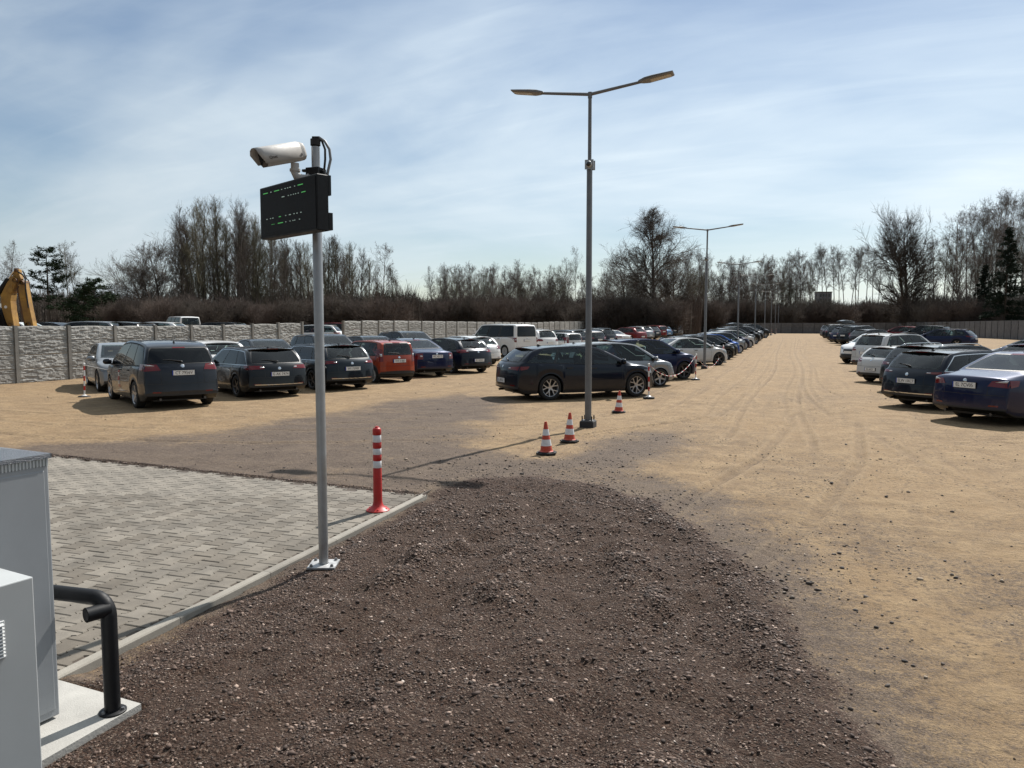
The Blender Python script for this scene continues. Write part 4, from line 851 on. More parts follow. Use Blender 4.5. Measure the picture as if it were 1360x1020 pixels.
class Car:
    def __init__(s, T):
        s.T = T; s.pr = chaikin(T['prof']); s.L, s.W = T['L'], T['W']
    def zt(s, x): return float(np.interp(x, s.pr[:, 0], s.pr[:, 1]))
    def belt(s, x): return float(np.interp(x, [s.T['xr'] - .9, s.T['xf']], s.T['belt']))
    def hw(s, x):
        t = x / (s.L / 2); w = s.W / 2
        if t > .45: w *= 1 - .15 * ((t - .45) / .55) ** 2.2
        if t < -.5: w *= 1 - (.04 if s.L > 4.9 else .09) * ((-t - .5) / .5) ** 2
        return w
    def section(s, x):
        T = s.T; zt = s.zt(x); hw = s.hw(x); zb = T['zb']; Rr = T['wr'] + .045
        f = x / (s.L / 2)
        if f > .8: zb += .10 * ((f - .8) / .2) ** 2
        if f < -.8: zb += .14 * ((-f - .8) / .2) ** 2
        zb0 = zb
        for ax_ in (T['xf'], T['xr']):
            if abs(x - ax_) <= Rr + 1e-6: zb = max(zb, T['wr'] + math.sqrt(max(0, Rr * Rr - (x - ax_) ** 2)))
        bz = s.belt(x); sh = min(bz, zt - .045); g = float(smooth(.02, .24, zt - bz))
        # lower side
        y1 = hw * (.955 if zb < zb0 + .02 else .995)
        p = [(y1, zb), (hw * .992, zb + (sh - zb) * .18), (hw, zb + (sh - zb) * .45), (hw * .992, zb + (sh - zb) * .72), (hw * .975, sh - (sh - zb) * .10), (hw * .945, sh + .0)]
        zr = zt - T['drop'] - .05 * float(smooth(.45, .1, (zt - bz) / max(.1, T['H'] - bz))) * g
        yr = (hw - .035) - T['tumble'] * max(0, (zr - bz)) / (T['H'] - bz) * 1.0
        hood = [(hw * .80, zt - .022), (hw * .62, zt - .012), (hw * .3, zt - .003), (0, zt)]
        gh_ = [(yr, zr), (yr * .86, zt - T['drop'] * .38), (yr * .45, zt - T['drop'] * .08), (0, zt)]
        p += [(a[0] * (1 - g) + c[0] * g, a[1] * (1 - g) + c[1] * g) for a, c in zip(hood, gh_)]
        return p
    def defo(s, x, y, z):
        hw = s.hw(x); t = min(1, abs(y) / hw) ** 2.3; T = s.T; Rr = T['wr'] + .06
        a = T['xf'] + Rr; b = s.L / 2
        if x > a: u = (x - a) / (b - a); x -= .26 * t * u * u * (3 - 2 * u)
        a = T['xr'] - Rr; b = -s.L / 2
        if x < a: u = (x - a) / (b - a); x += (.06 if T['H'] > 1.8 else .15) * t * u * u * (3 - 2 * u)
        return (x, y, z)
    def build(s):
        T = s.T; L2 = s.L / 2; xs = list(np.arange(-L2, L2, .09)) + [L2]
        for d in (.008, .02, .04, .065, .1, .14, .2): xs += [-L2 + d, L2 - d]
        Rr = T['wr'] + .045
        for ax_ in (T['xf'], T['xr']):
            xs = [x for x in xs if not (ax_ - Rr - .02 < x < ax_ + Rr + .02)]
            xs += [ax_ + Rr * math.cos(a) for a in np.linspace(0, math.pi, 17)] + [ax_ - Rr - .004, ax_ + Rr + .004]
        xs = sorted(xs); V = []; secs = []
        for x in xs:
            p = s.section(x); q = []
            pp = [p[0]] + p + [(-p[-2][0], p[-2][1])]
            for i in range(1, len(p)):
                p0, p1, p2, p3 = pp[i - 1] if i > 1 else p[0], pp[i], pp[i + 1], pp[i + 2] if i + 2 < len(pp) else p[-1]
                for t in (0, .33, .67):
                    def cr(a, b, c, d):
                        tn = .5 * (c - a) * .8; tm = .5 * (d - b) * .8
                        return (2 * t ** 3 - 3 * t * t + 1) * b + (t ** 3 - 2 * t * t + t) * tn + (-2 * t ** 3 + 3 * t * t) * c + (t ** 3 - t * t) * tm
                    q.append((cr(p0[0], p1[0], p2[0], p3[0]), cr(p0[1], p1[1], p2[1], p3[1])))
            q.append(p[-1]); secs.append(q)
        m = len(secs[0]); n2 = 2 * m - 1; F_ = []; mi = []
        for x, q in zip(xs, secs):
            row = [(x, -y, z) for y, z in q] + [(x, y, z) for y, z in reversed(q[:-1])]
            V += [s.defo(*v) for v in row]
        clad = T.get('clad', 0)
        for i in range(len(xs) - 1):
            for j in range(n2 - 1):
                F_.append((i * n2 + j, i * n2 + j + 1, (i + 1) * n2 + j + 1, (i + 1) * n2 + j)); jj = min(j, n2 - 2 - j)
                xm = (xs[i] + xs[i + 1]) / 2; z_ = (V[i * n2 + j][2] + V[(i + 1) * n2 + j + 1][2]) / 2
                near_arch = any(abs(math.hypot(xm - a, z_ - T['wr'])) < Rr + .055 for a in (T['xf'], T['xr']))
                mi.append(1 if (clad and (z_ < T['zb'] + .16 or near_arch)) or jj < 1 and z_ < T['zb'] + .1 else 0)
            F_.append((i * n2, (i + 1) * n2, (i + 1) * n2 + n2 - 1, i * n2 + n2 - 1)); mi.append(1)
        for i, sg in ((0, 1), (len(xs) - 1, -1)):   # end caps, gridded across
            q = secs[i]; x = xs[i]; nc = 8; o = len(V)
            for y, z in q:
                for c in range(nc + 1): V.append(s.defo(x, y * (-1 + 2 * c / nc), z))
            for a in range(len(q) - 1):
                for c in range(nc): F_.append((o + a * (nc + 1) + c, o + a * (nc + 1) + c + 1, o + (a + 1) * (nc + 1) + c + 1, o + (a + 1) * (nc + 1) + c)); mi.append(1 if (q[a][1] < T['zb'] + (.26 if clad else .17)) else 0)
        b = MB(); b.v = V; b.f = F_; b.m = mi
        s.bvh = BVHTree.FromPolygons([Vector(v) for v in V], F_)
        x0b, x0t, x1t, x1b = T['dlo']; keep = []
        for fi, f in enumerate(F_):
            c_ = [sum(V[i][k] for i in f) / len(f) for k in range(3)]; x, y, z = c_; y = abs(y); cut = False
            if len(f) == 4 and z > .8:
                bz = s.belt(x) + .03; zr_ = s.zt(x) - T['drop'] - .035; sidey = (s.hw(x) - .035) - T['tumble'] * max(0, z - bz) / (T['H'] - bz)
                if z > bz + .035 and z < zr_ - .03 and y > sidey - .07:
                    v = (z - bz) / max(.05, zr_ - bz); xa = x0b + (x0t - x0b) * v; xb = x1b + (x1t - x1b) * v
                    if xa + .06 < x < xb - .07: cut = True
                for (w0, w1, a0, a1), sg in ((T['rw'], -1), (T['ws'], 1)):
                    if w0 + .035 < z < w1 - .035 and y < a0 + (a1 - a0) * (z - w0) / (w1 - w0) - .05 and (x < x0t if sg < 0 else x > x1t - .12): cut = True
            if not cut: keep.append(fi)
        b.f = [F_[i] for i in keep]; b.m = [mi[i] for i in keep]
        zf = min(T['belt']) - .10
        b.box(-L2 + .35, L2 - .4, -s.W / 2 + .30, s.W / 2 - .30, T['zb'] - .01, zf - .22, 1)
        b.box(x1b - .35, L2 - .55, -s.W / 2 + .24, s.W / 2 - .24, zf - .22, zf + .02, 1)      # dashboard and bulkhead
        b.box(x0b + .02, x0b + .62, -s.W / 2 + .2, s.W / 2 - .2, zf - .3, zf + .0, 1)          # luggage cover
        return b
    def hit(s, ax_, a, c):
        if ax_ == 'B': o, d = Vector((-6, a, c)), Vector((1, 0, 0))
        elif ax_ == 'F': o, d = Vector((6, a, c)), Vector((-1, 0, 0))
        elif ax_ == 'L': o, d = Vector((a, 4, c)), Vector((0, -1, 0))
        elif ax_ == 'R': o, d = Vector((a, -4, c)), Vector((0, 1, 0))
        else: o, d = Vector((a, c, 5)), Vector((0, 0, -1))
        p, nrm, i, ds = s.bvh.ray_cast(o, d)
        if p is None: return None, None
        if nrm.dot(d) > 0: nrm = -nrm
        return p, nrm
    def patch(s, mb, ax_, bot, top_, n, m, off, mi=0, rnd=0., keep=None):
        bot = np.array(bot, float); top_ = np.array(top_, float)
        def ev(pl, u):
            tt = np.linspace(0, 1, len(pl)); return np.array([np.interp(u, tt, pl[:, 0]), np.interp(u, tt, pl[:, 1])])
        o = len(mb.v); V = []; last = None
        for j in range(m + 1):
            for i in range(n + 1):
                u, v = i / n, j / m
                if rnd:   # rounded corners
                    ey = abs(2 * v - 1); sx = 1 - rnd * max(0, (ey - .6) / .4) ** 2; u2 = .5 + (u - .5) * sx
                else: u2 = u
                a = ev(bot, u2) * (1 - v) + ev(top_, u2) * v
                p, nrm = s.hit(ax_, a[0], a[1])
                if p is None:
                    p, nrm = last if last else (Vector((0, 0, .6)), Vector((0, 0, 1)))
                last = (p, nrm); V.append((p, nrm))
        mb.v += [tuple(p + nr * off) for p, nr in V]
        for j in range(m):
            for i in range(n):
                if keep and not keep((i + .5) / n, (j + .5) / m): continue
                k = o + j * (n + 1) + i; mb.f.append((k, k + 1, k + n + 2, k + n + 1)); mb.m.append(mi)
        rim = [j0 for j0 in range(n + 1)] + [(n + 1) * (j + 1) + n for j in range(m)] + [m * (n + 1) + n - 1 - i for i in range(n)] + [(m - 1 - j) * (n + 1) for j in range(m - 1)]
        q = len(mb.v); mb.v += [tuple(V[k][0] - V[k][1] * .008) for k in rim]; nr_ = len(rim)
        for i in range(nr_): a, c = i, (i + 1) % nr_; mb.f.append((o + rim[a], o + rim[c], q + c, q + a)); mb.m.append(mi)
        return mb

def wheel_meshes(style, mt):
    """radius 1 (scaled), axis along y; outer face at +y"""
    b = MB(); My = Matrix.Rotation(R(-90), 4, 'X')
    w = .33
    b.lathe([(.60, -w), (.90, -w), (.97, -w * .85), (1.0, -w * .55), (1.0, w * .55), (.97, w * .85), (.90, w * .98), (.72, w * .93), (.66, w * .8)], 30, M=My)
    b.lathe([(.66, w * .1), (.3, w * .05), (0, w * .05)], 24, M=My)
    tyre = b.mesh('tyre', M_TYRE, True, auto=40)
    b = MB(); b.lathe([(.66, -w * .2), (.66, w * .78), (.685, w * .92), (.705, w * .95), (.70, w * .86)], 30, M=My); b.lathe([(0, w * .72), (.10, w * .72), (.14, w * .6), (.16, w * .3)], 14, M=My)
    def spoke(a0, a1, r0, r1, w0, w1, y0, y1):
        c0_, s0, c1_, s1 = math.cos(a0), math.sin(a0), math.cos(a1), math.sin(a1); A_ = Vector((c0_ * r0, 0, s0 * r0)); B_ = Vector((c1_ * r1, 0, s1 * r1)); d = (B_ - A_).normalized(); pn = Vector((-d.z, 0, d.x))
        q = [A_ - pn * w0, A_ + pn * w0, B_ + pn * w1, B_ - pn * w1]; yy = [y0, y0, y1, y1]
        V = [(p.x, y, p.z) for p, y in zip(q, yy)] + [(p.x * 1, y - .12, p.z) for p, y in zip(q, yy)]
        b.add(V, [(0, 1, 2, 3), (0, 1, 5, 4), (1, 2, 6, 5), (2, 3, 7, 6), (3, 0, 4, 7)])
    if style == 0:       # split five spoke
        for k in range(5):
            a = k * 2 * math.pi / 5 + .3; spoke(a, a, .08, .36, .075, .055, w * .72, w * .80)
            for s_ in (-1, 1): spoke(a + s_ * .08, a + s_ * .30, .32, .685, .04, .035, w * .80, w * .88)
    elif style == 1:
        for k in range(5): a = k * 2 * math.pi / 5; spoke(a, a, .08, .685, .10, .065, w * .7, w * .88)
    else:
        b.lathe([(.14, w * .78), (.40, w * .85), (.60, w * .80), (.67, w * .85)], 24, M=My)
        for k in range(9): a = k * 2 * math.pi / 9; spoke(a, a, .2, .62, .03, .05, w * .90, w * .90)
    rim = b.mesh('rim', mt, True, auto=30); return tyre, rim
WHEELS = [wheel_meshes(0, M_ALLOY), wheel_meshes(1, M_ALLOYD), wheel_meshes(2, M_HUB), wheel_meshes(1, M_ALLOY)]

PROTO = {}
def make_car(kind, clad=0, rails=0, chrome=0, tint_tail=0, wheel=3, box=0, text=None, full=True, tailstyle=None, label='', tail=None):
    key = (kind, clad, rails, chrome, wheel, tailstyle, tail)
    T = dict(CT[kind]); T['clad'] = clad
    if tail: T['tail'] = tail
    if key not in PROTO:
        c = Car(T); bb = c.build(); me = {}
        st_b = MB(); zf = min(T['belt']) - .10; xf_ = T['dlo'][3] - 1.15; xr_ = xf_ - .88
        for xs0, ys_ in ((xf_, (-.36, .36)), (xr_, (-.40, 0, .40))):
            for y_ in ys_:
                sh_ = [(xs0, zf - .35), (xs0 + .1, zf - .35), (xs0 - .02, zf + .18), (xs0 - .12, zf + .18)]
                st_b.prism(sh_, y_ - .22, y_ + .22, lambda u, v, w: (u, w, v)); st_b.prism([(xs0 - .12, zf + .20), (xs0 - .03, zf + .20), (xs0 - .05, zf + .37), (xs0 - .13, zf + .37)], y_ - .12, y_ + .12, lambda u, v, w: (u, w, v))
        me['seats'] = st_b.mesh('seats', M_SEAT)
        me['body'] = bb.mesh('body', [PAINTS['black'], M_TRIM], True, auto=38)
        zr = lambda x: c.zt(x) - T['drop']
        x0b, x0t, x1t, x1b = T['dlo']
        for sd in 'LR':
            ub = np.linspace(0, 1, 24)
            bot = [(x0b + (x1b - x0b) * u, c.belt(x0b + (x1b - x0b) * u) + .03) for u in ub]; topp = [(x0t + (x1t - x0t) * u, zr(x0t + (x1t - x0t) * u) - .035) for u in ub]
            e = .018
            bo2 = [(p[0] + (-e * 2 if i == 0 else e * 2 if i == 23 else 0), p[1] - e) for i, p in enumerate(bot)]; to2 = [(p[0] + (-e if i == 0 else e if i == 23 else 0), p[1] + e) for i, p in enumerate(topp)]
            sp_ = T['splits']; gaps = [(sp_[0][1] - .008, sp_[1][0] + .008), (sp_[1][1] - .008, sp_[2][0] + .008)]; ingap = lambda u: any(a <= u <= z for a, z in gaps)
            m_ = MB(); c.patch(m_, sd, bo2, to2, 60, 16, .003, keep=lambda u, v: v < .09 or v > .91 or u < .025 or u > .965 or (not chrome and ingap(u))); me['window_trim' + sd] = m_.mesh('window_trim', M_CHROME if chrome else M_TRIM, True, auto=40)
            e = -.0
            if chrome:
                m_ = MB(); c.patch(m_, sd, bot, topp, 80, 6, .0045, keep=lambda u, v: ingap(u)); me['window_pillar' + sd] = m_.mesh('window_pillar', M_TRIM, True, auto=40)
            for a, z in T['splits']:
                def sub(pl):
                    pl = np.array(pl); us = np.linspace(a, z, 14); tt = np.linspace(0, 1, len(pl)); return np.stack([np.interp(us, tt, pl[:, 0]), np.interp(us, tt, pl[:, 1])], 1)
                m_ = MB(); c.patch(m_, sd, sub(bot), sub(topp), 14, 6, .0065); me['side_window%s%.2f' % (sd, a)] = m_.mesh('side_window', M_GLASS, True, auto=40)
            # doors: shut lines and handles
            m_ = MB(); xm = x0b + (x1b - x0b) * T['splits'][1][1] + .04; xe = x1b - .10
            zlo = T['zb'] + .10
            lines = [[(xm, zlo), (xm, c.belt(xm) + .02)], [(xe, zlo + .0), (xe + .02, c.belt(xe) - .02)]]
            xq = T['xr'] + T['wr'] + .02; lines.append([(xq + .02, T['wr'] + .28), (xq - .10, c.belt(xq) - .0)]); lines.append([(xq + .12, zlo), (xq + .02, T['wr'] + .28)])
            for (xa, za_), (xb_, zb_) in lines: c.patch(m_, sd, [(xa - .004, za_), (xa + .004, za_)], [(xb_ - .004, zb_), (xb_ + .004, zb_)], 1, 8, .0012)
            c.patch(m_, sd, [(xq + .12, zlo), (xe, zlo)], [(xq + .12, zlo + .008), (xe, zlo + .008)], 20, 1, .0012)
            me['door_gaps' + sd] = m_.mesh('door_gap', M_TRIM)
            for k_, xh in enumerate((xm + .12, xq + .22)):
                p, nr_ = c.hit(sd, xh, c.belt(xh) - .10); y_ = p.y; s_ = 1 if sd == 'L' else -1
                m_ = MB(); m_.box(xh - .09, xh + .09, min(y_, y_ + s_ * .028), max(y_, y_ + s_ * .028), p.z - .012, p.z + .014); me['door_handle%s%d' % (sd, k_)] = m_.mesh('door_handle', M_CHROME if chrome else M_TRIM)
            # mirror
            p, nr_ = c.hit(sd, x1b - .12, c.belt(x1b) + .0); s_ = 1 if sd == 'L' else -1; m_ = MB()
            xm_, y_, z_ = x1b - .10, p.y, c.belt(x1b) + .10
            m_.lathe([(.0, -.075), (.05, -.07), (.078, -.04), (.085, 0), (.080, .04), (.055, .07), (0, .078)], 12, M=Matrix.Translation((xm_, y_ + s_ * .115, z_)) @ Matrix.Diagonal((.75, 1.35, 1, 1))); m_.box(xm_ - .03, xm_ + .03, min(y_ - s_ * .01, y_ + s_ * .08), max(y_ - s_ * .01, y_ + s_ * .08), z_ - .075, z_ - .045, 1)
            me['mirror' + sd] = m_.mesh('wing_mirror', [PAINTS['black'], M_TRIM], True, auto=40)
            # lamps
            s_ = 1 if sd == 'L' else -1; y0, y1, z0, z1 = T['tail']; hwr = c.hw(-c.L / 2 + .05) ; m_ = MB()
            y1 = min(y1, hwr * .985)
            tall = (z1 - z0) > .2
            c.patch(m_, 'B', [(s_ * y0, z0 + (.02 if not tall else 0)), (s_ * y1, z0)], [(s_ * (y0 + (.0 if tall else .07)), z1 - (.015 if not tall else 0)), (s_ * y1, z1)], 10, 5, .008, 0)
            pe, _ = c.hit('B', s_ * y1, (z0 + z1) / 2); xw = pe.x if pe else -c.L / 2 + .2
            ln = .07 if tall else .24
            c.patch(m_, sd, [(xw - .0, z0), (xw + ln * .75, z0 + .03)], [(xw, z1), (xw + ln, z1 - .0)], 5, 4, .008, 0)
            tl = m_.mesh('tail_light', M_RED, True, auto=40); me['tail_light' + sd] = tl
            m_ = MB(); zc0 = z0 + (z1 - z0) * (.72 if tailstyle == 'white' else .42); zc1 = z1 - .004 if tailstyle == 'white' else zc0 + (z1 - z0) * .22
            if tailstyle == 'white': c.patch(m_, 'B', [(s_ * (y0 + .12), zc0), (s_ * (y1 - .03), zc0)], [(s_ * (y0 + .30), zc1), (s_ * (y1 - .02), zc1)], 6, 2, .0105)
            else: c.patch(m_, 'B', [(s_ * (y0 + .03), zc0), (s_ * (y0 + .12), zc0)], [(s_ * (y0 + .03), zc1), (s_ * (y0 + .12), zc1)], 3, 2, .0105)
            me['reversing_lens' + sd] = m_.mesh('reversing_lens', M_CLEAR, True)
            m_ = MB(); hz_ = c.zt(c.L / 2 - .22) ; zh = min(hz_, .82 if kind != 'suv' else .93) - .045; hwf = c.hw(c.L / 2 - .1)
            if kind == 'van': zh = .92
            c.patch(m_, 'F', [(s_ * .46, zh - .095), (s_ * hwf * .97, zh - .085)], [(s_ * .48, zh - .02), (s_ * hwf * .95, zh + .03)], 10, 4, .008)
            pe, _ = c.hit('F', s_ * hwf * .97, zh - .04)
            if pe: c.patch(m_, sd, [(pe.x - .28, zh + .0), (pe.x, zh - .085)], [(pe.x - .30, zh + .035), (pe.x, zh + .025)], 5, 3, .008)
            me['headlight' + sd] = m_.mesh('headlight', M_HEAD, True, auto=40)
            m_ = MB(); c.patch(m_, 'B', [(s_ * .52, .40 + T['zb'] - .19), (s_ * .70, .40 + T['zb'] - .19)], [(s_ * .52, .43 + T['zb'] - .19), (s_ * .70, .43 + T['zb'] - .19)], 4, 1, .004); me['reflector' + sd] = m_.mesh('rear_reflector', M_RED)
            if rails:
                m_ = MB(); xsr = np.linspace(x0t + .05, x1t - .1, 12); pp = []
                for q_, x in enumerate(xsr):
                    sec = c.section(x); yr_ = sec[6][0] * .93; p, _ = c.hit('T', x, s_ * yr_); pp.append((x, s_ * yr_, p.z + (.045 if 0 < q_ < 11 else .0)))
                m_.tube(pp, .016, 6); me['roof_rail' + sd] = m_.mesh('roof_rail', M_CHROME if rails == 2 else M_TRIM, True)
        w0, w1, a0_, a1_ = T['rw']; m_ = MB(); e = .02
        c.patch(m_, 'B', [(-a0_ - e, w0 - e), (a0_ + e, w0 - e)], [(-a1_ - e, w1 + e), (a1_ + e, w1 + e)], 20, 16, .003, 0, .05, keep=lambda u, v: u < .05 or u > .95 or v < .12 or v > .88); me['rear_window_seal'] = m_.mesh('rear_window_seal', M_TRIM, True, auto=40)
        m_ = MB(); c.patch(m_, 'B', [(-a0_, w0), (a0_, w0)], [(-a1_, w1), (a1_, w1)], 16, 8, .0065, 0, .05); me['rear_window'] = m_.mesh('rear_window', M_GLASS, True, auto=40)
        w0, w1, a0_, a1_ = T['ws']; m_ = MB(); c.patch(m_, 'F', [(-a0_, w0 - .0), (-a0_ * .5, w0 - .01), (0, w0 - .012), (a0_ * .5, w0 - .01), (a0_, w0)], [(-a1_, w1), (a1_, w1)], 18, 10, .0055); me['windscreen'] = m_.mesh('windscreen', M_GLASS, True, auto=40)
        if kind != 'sedan':
            m_ = MB(); w0, w1, a0_, a1_ = T['rw']; p, nr_ = c.hit('B', 0, w0 + .02); q_, n2_ = c.hit('B', .28, w0 + .07)
            m_.tube([tuple(p + nr_ * .02), tuple(p + nr_ * .03 + Vector((0, .02, .01))), tuple(q_ + n2_ * .018), tuple(c.hit('B', .42, w0 + .075)[0] + n2_ * .015)], [.02, .016, .008, .006], 6); me['rear_wiper'] = m_.mesh('rear_wiper', M_TRIM)
        # front: grille, lower intake
        m_ = MB(); zg = .62 if kind in ('estate', 'sedan', 'hatch', 'mini') else .74; c.patch(m_, 'F', [(-.36, zg - .10), (.36, zg - .10)], [(-.42, zg + .06), (.42, zg + .06)], 10, 3, .006); me['grille'] = m_.mesh('grille', M_TRIM)
        m_ = MB(); zz0 = T['zb'] + .17; c.patch(m_, 'F', [(-.62, zz0), (.62, zz0)], [(-.55, zz0 + .13), (.55, zz0 + .13)], 12, 2, .006); me['lower_intake'] = m_.mesh('lower_intake', M_TRIM)
        # tailgate shut line, bumper line
        m_ = MB(); hwb = c.hw(-c.L / 2) * .93; zbu = min(T['plate'] - .10, .62) if kind not in ('hatch', 'touring') else .66
        c.patch(m_, 'B', [(-hwb, zbu), (hwb, zbu)], [(-hwb, zbu + .009), (hwb, zbu + .009)], 20, 1, .0015)
        yv = T['tail'][0] if not (T['tail'][3] - T['tail'][2] > .2) else T['tail'][0] - .02
        ztl = T['tail'][2]
        for s_ in (-1, 1): c.patch(m_, 'B', [(s_ * yv, zbu), (s_ * (yv + .008), zbu)], [(s_ * yv, ztl), (s_ * (yv + .008), ztl)], 1, 5, .0015)
        me['tailgate_gap'] = m_.mesh('tailgate_gap', M_TRIM)
        if chrome:
            m_ = MB(); zc = T['zb'] + .20; c.patch(m_, 'B', [(-.68, zc), (.68, zc)], [(-.68, zc + .022), (.68, zc + .022)], 16, 1, .008); me['bumper_strip'] = m_.mesh('bumper_strip', M_CHROME)
        # plate
        p, nr_ = c.hit('B', 0, T['plate']); xp = p.x - .016
        m_ = MB(); m_.box(xp, xp + .03, -.265, .265, T['plate'] - .062, T['plate'] + .062, 0); me['plate_holder'] = m_.mesh('plate_holder', M_TRIM)
        m_ = MB(); m_.box(xp - .005, xp + .002, -.235, .26, T['plate'] - .057, T['plate'] + .057, 0); m_.box(xp - .005, xp + .002, .2605, .285, T['plate'] - .057, T['plate'] + .057, 1)
        # blue band lies at the left end seen from behind (+y)
        m_.v = [(v[0], v[1] - .025, v[2]) for v in m_.v]; me['number_plate'] = m_.mesh('number_plate', [M_PLATE, M_PBLUE])
        pf, nf = c.hit('F', 0, zg - .10 if zg < .7 else zg - .12)
        m_ = MB(); zf = (zg - .10); m_.box(pf.x - .005, pf.x + .014, -.26, .26, zf - .057, zf + .057); me['front_plate'] = m_.mesh('front_number_plate', M_PLATE)
        pz = T['plate'] + (.16 if kind in ('estate', 'mpv', 'suv') else .09 if kind == 'sedan' else .34 if kind == 'hatch' else .12 if kind != 'touring' else .36)
        pb, nb = c.hit('B', 0, pz)
        if pb:
            m_ = MB(); m_.lathe([(.042, 0), (.045, .006), (.035, .010), (0, .011)], 14, M=Matrix.Translation(pb) @ nb.to_track_quat('Z', 'Y').to_matrix().to_4x4()); me['badge'] = m_.mesh('badge', M_CHROME, True, auto=40)
        m_ = MB(); xa = x0t + .12; p, _ = c.hit('T', xa, 0); m_.prism([(0, 0), (.15, 0), (.05, .055), (.02, .06)], -.012, .012, lambda u, v, w: (xa + u, w, p.z + v - .004)); me['roof_antenna'] = m_.mesh('roof_antenna', M_TRIM)
        if T['spoiler']:
            zs = T['spoiler']; p, nr_ = c.hit('B', 0, zs); ws_ = T['rw'][3] + .06; xs_ = p.x; zt_ = c.zt(xs_ + .22)
            m_ = MB(); V = []
            for y in np.linspace(-ws_, ws_, 9):
                f_ = (y / ws_) ** 2; V += [(xs_ + .24 + .03 * f_, y, c.zt(xs_ + .24) + .012 - .035 * f_), (xs_ - .075 + .08 * f_, y, zs + .045 - .035 * f_), (xs_ - .070 + .08 * f_, y, zs + .025 - .035 * f_), (xs_ + .06 + .03 * f_, y, zs - .005 - .035 * f_)]
            for i in range(8):
                for q in range(4): m_.f.append((i * 4 + q, i * 4 + (q + 1) % 4, i * 4 + 4 + (q + 1) % 4, i * 4 + 4 + q)); m_.m.append(1 if q in (2,) else 0)
            m_.f += [(0, 1, 2, 3), (32, 33, 34, 35)]; m_.m += [0, 0]; m_.v = V; me['spoiler'] = m_.mesh('spoiler', [PAINTS['black'], M_TRIM], True, auto=35)
            m_ = MB(); m_.box(xs_ - .078, xs_ - .066, -.16, .16, zs + .024, zs + .042); me['brake_light'] = m_.mesh('high_brake_light', M_RED)
        else:
            w1 = T['rw'][1]
            m_ = MB(); c.patch(m_, 'B', [(-.15, w1 + .0), (.15, w1 + .0)], [(-.14, w1 + .025), (.14, w1 + .025)], 6, 1, .009); me['brake_light'] = m_.mesh('high_brake_light', M_RED)
        m_ = MB()
        for s_ in (-1, 1): m_.tube([(-c.L / 2 + .13, s_ * .52, T['zb'] + .05), (-c.L / 2 + .35, s_ * .52, T['zb'] + .05)], .03, 10)
        me['exhaust'] = m_.mesh('exhaust', M_ALLOYD, True, auto=40)
        PROTO[key] = (c, me)
    c, me = PROTO[key]; return c, me
def car(kind, x, y, head, color, label, group=None, clad=0, rails=0, chrome=0, wheel=3, text=None, tailstyle=None, lod=0, ref='C', tail=None, priv=0, cat=None, z=None, sc=1.0, roofcol=None, steer=0):
    """head in degrees, ref: C centre, RR rear centre"""
    c, me = make_car(kind, clad, rails, chrome, wheel=wheel, tailstyle=tailstyle, tail=tail)
    h_ = R(head)
    if ref == 'RR': x += math.cos(h_) * c.L / 2; y += math.sin(h_) * c.L / 2
    if ref == 'FF': x -= math.cos(h_) * c.L / 2; y -= math.sin(h_) * c.L / 2
    nm = {'touring': 'estate_car', 'estate': 'estate_car', 'sedan': 'saloon_car', 'suv': 'suv', 'hatch': 'hatchback', 'mpv': 'people_carrier', 'mini': 'small_car', 'van': 'passenger_van'}[kind]
    r = thing(nm, label, cat or ('van' if kind == 'van' else 'car'), (x, y, (gz(x, y) if z is None else z) - .008), h_, group)
    vr = random.Random(label); r.scale = (sc * vr.uniform(.975, 1.03), sc * vr.uniform(.985, 1.015), sc * vr.uniform(.965, 1.03))
    pm = PAINTS[color]; small = {'door_gapsL', 'door_gapsR', 'tailgate_gap', 'reflectorL', 'reflectorR', 'exhaust', 'badge', 'rear_wiper', 'reversing_lensL', 'reversing_lensR', 'door_handleL0', 'door_handleL1', 'door_handleR0', 'door_handleR1', 'lower_intake', 'roof_antenna', 'brake_light', 'plate_holder'}
    objs = {}
    for k, m_ in me.items():
        if lod and k in small: continue
        if k in ('exhaust',) and kind in ('mini', 'van'): continue
        o = link(m_.name.split('.')[0], m_, r); objs[k] = o
        if k in ('body', 'mirrorL', 'mirrorR', 'spoiler'):
            o.material_slots[0].link = 'OBJECT'; o.material_slots[0].material = PAINTS['black'] if (roofcol and k != 'body') else pm
        if priv and (k == 'rear_window' or (k.startswith('side_window') and float(k[-4:]) < .5)): o.material_slots[0].link = 'OBJECT'; o.material_slots[0].material = M_GLASSD
    ty, rm = WHEELS[wheel]; T = c.T
    for xa in (T['xf'], T['xr']):
        for s_ in (-1, 1):
            w_ = link('wheel', ty, r, (xa, s_ * (c.W / 2 - .125), T['wr']), (0, random.uniform(0, 6), 0 if s_ > 0 else math.pi), T['wr'])
            if s_ < 0: w_.rotation_euler = (0, random.uniform(0, 6), math.pi)
            if xa == T['xf'] and steer: w_.rotation_euler[2] += R(steer)
            link('rim', rm, w_)
    if text:
        p, _ = c.hit('B', 0, T['plate']); X_ = p.x - .0225
        # seen from behind: reading direction is -y, up z, normal -x
        Mt = Matrix(((0, 0, -1, X_), (-1, 0, 0, -.012), (0, 1, 0, T['plate'] - .002), (0, 0, 0, 1)))
        t_ = text_obj('plate_lettering', text, .098, M_INK, objs['number_plate'], Mt); 
        t_.scale = (min(1.0, .44 / max(.1, t_.dimensions.x)) , 1.05, 1)
    r['_k'] = 1; del r['_k']; return r, c, objs

GL = 'cars parked along the left side with their tails to the lane'
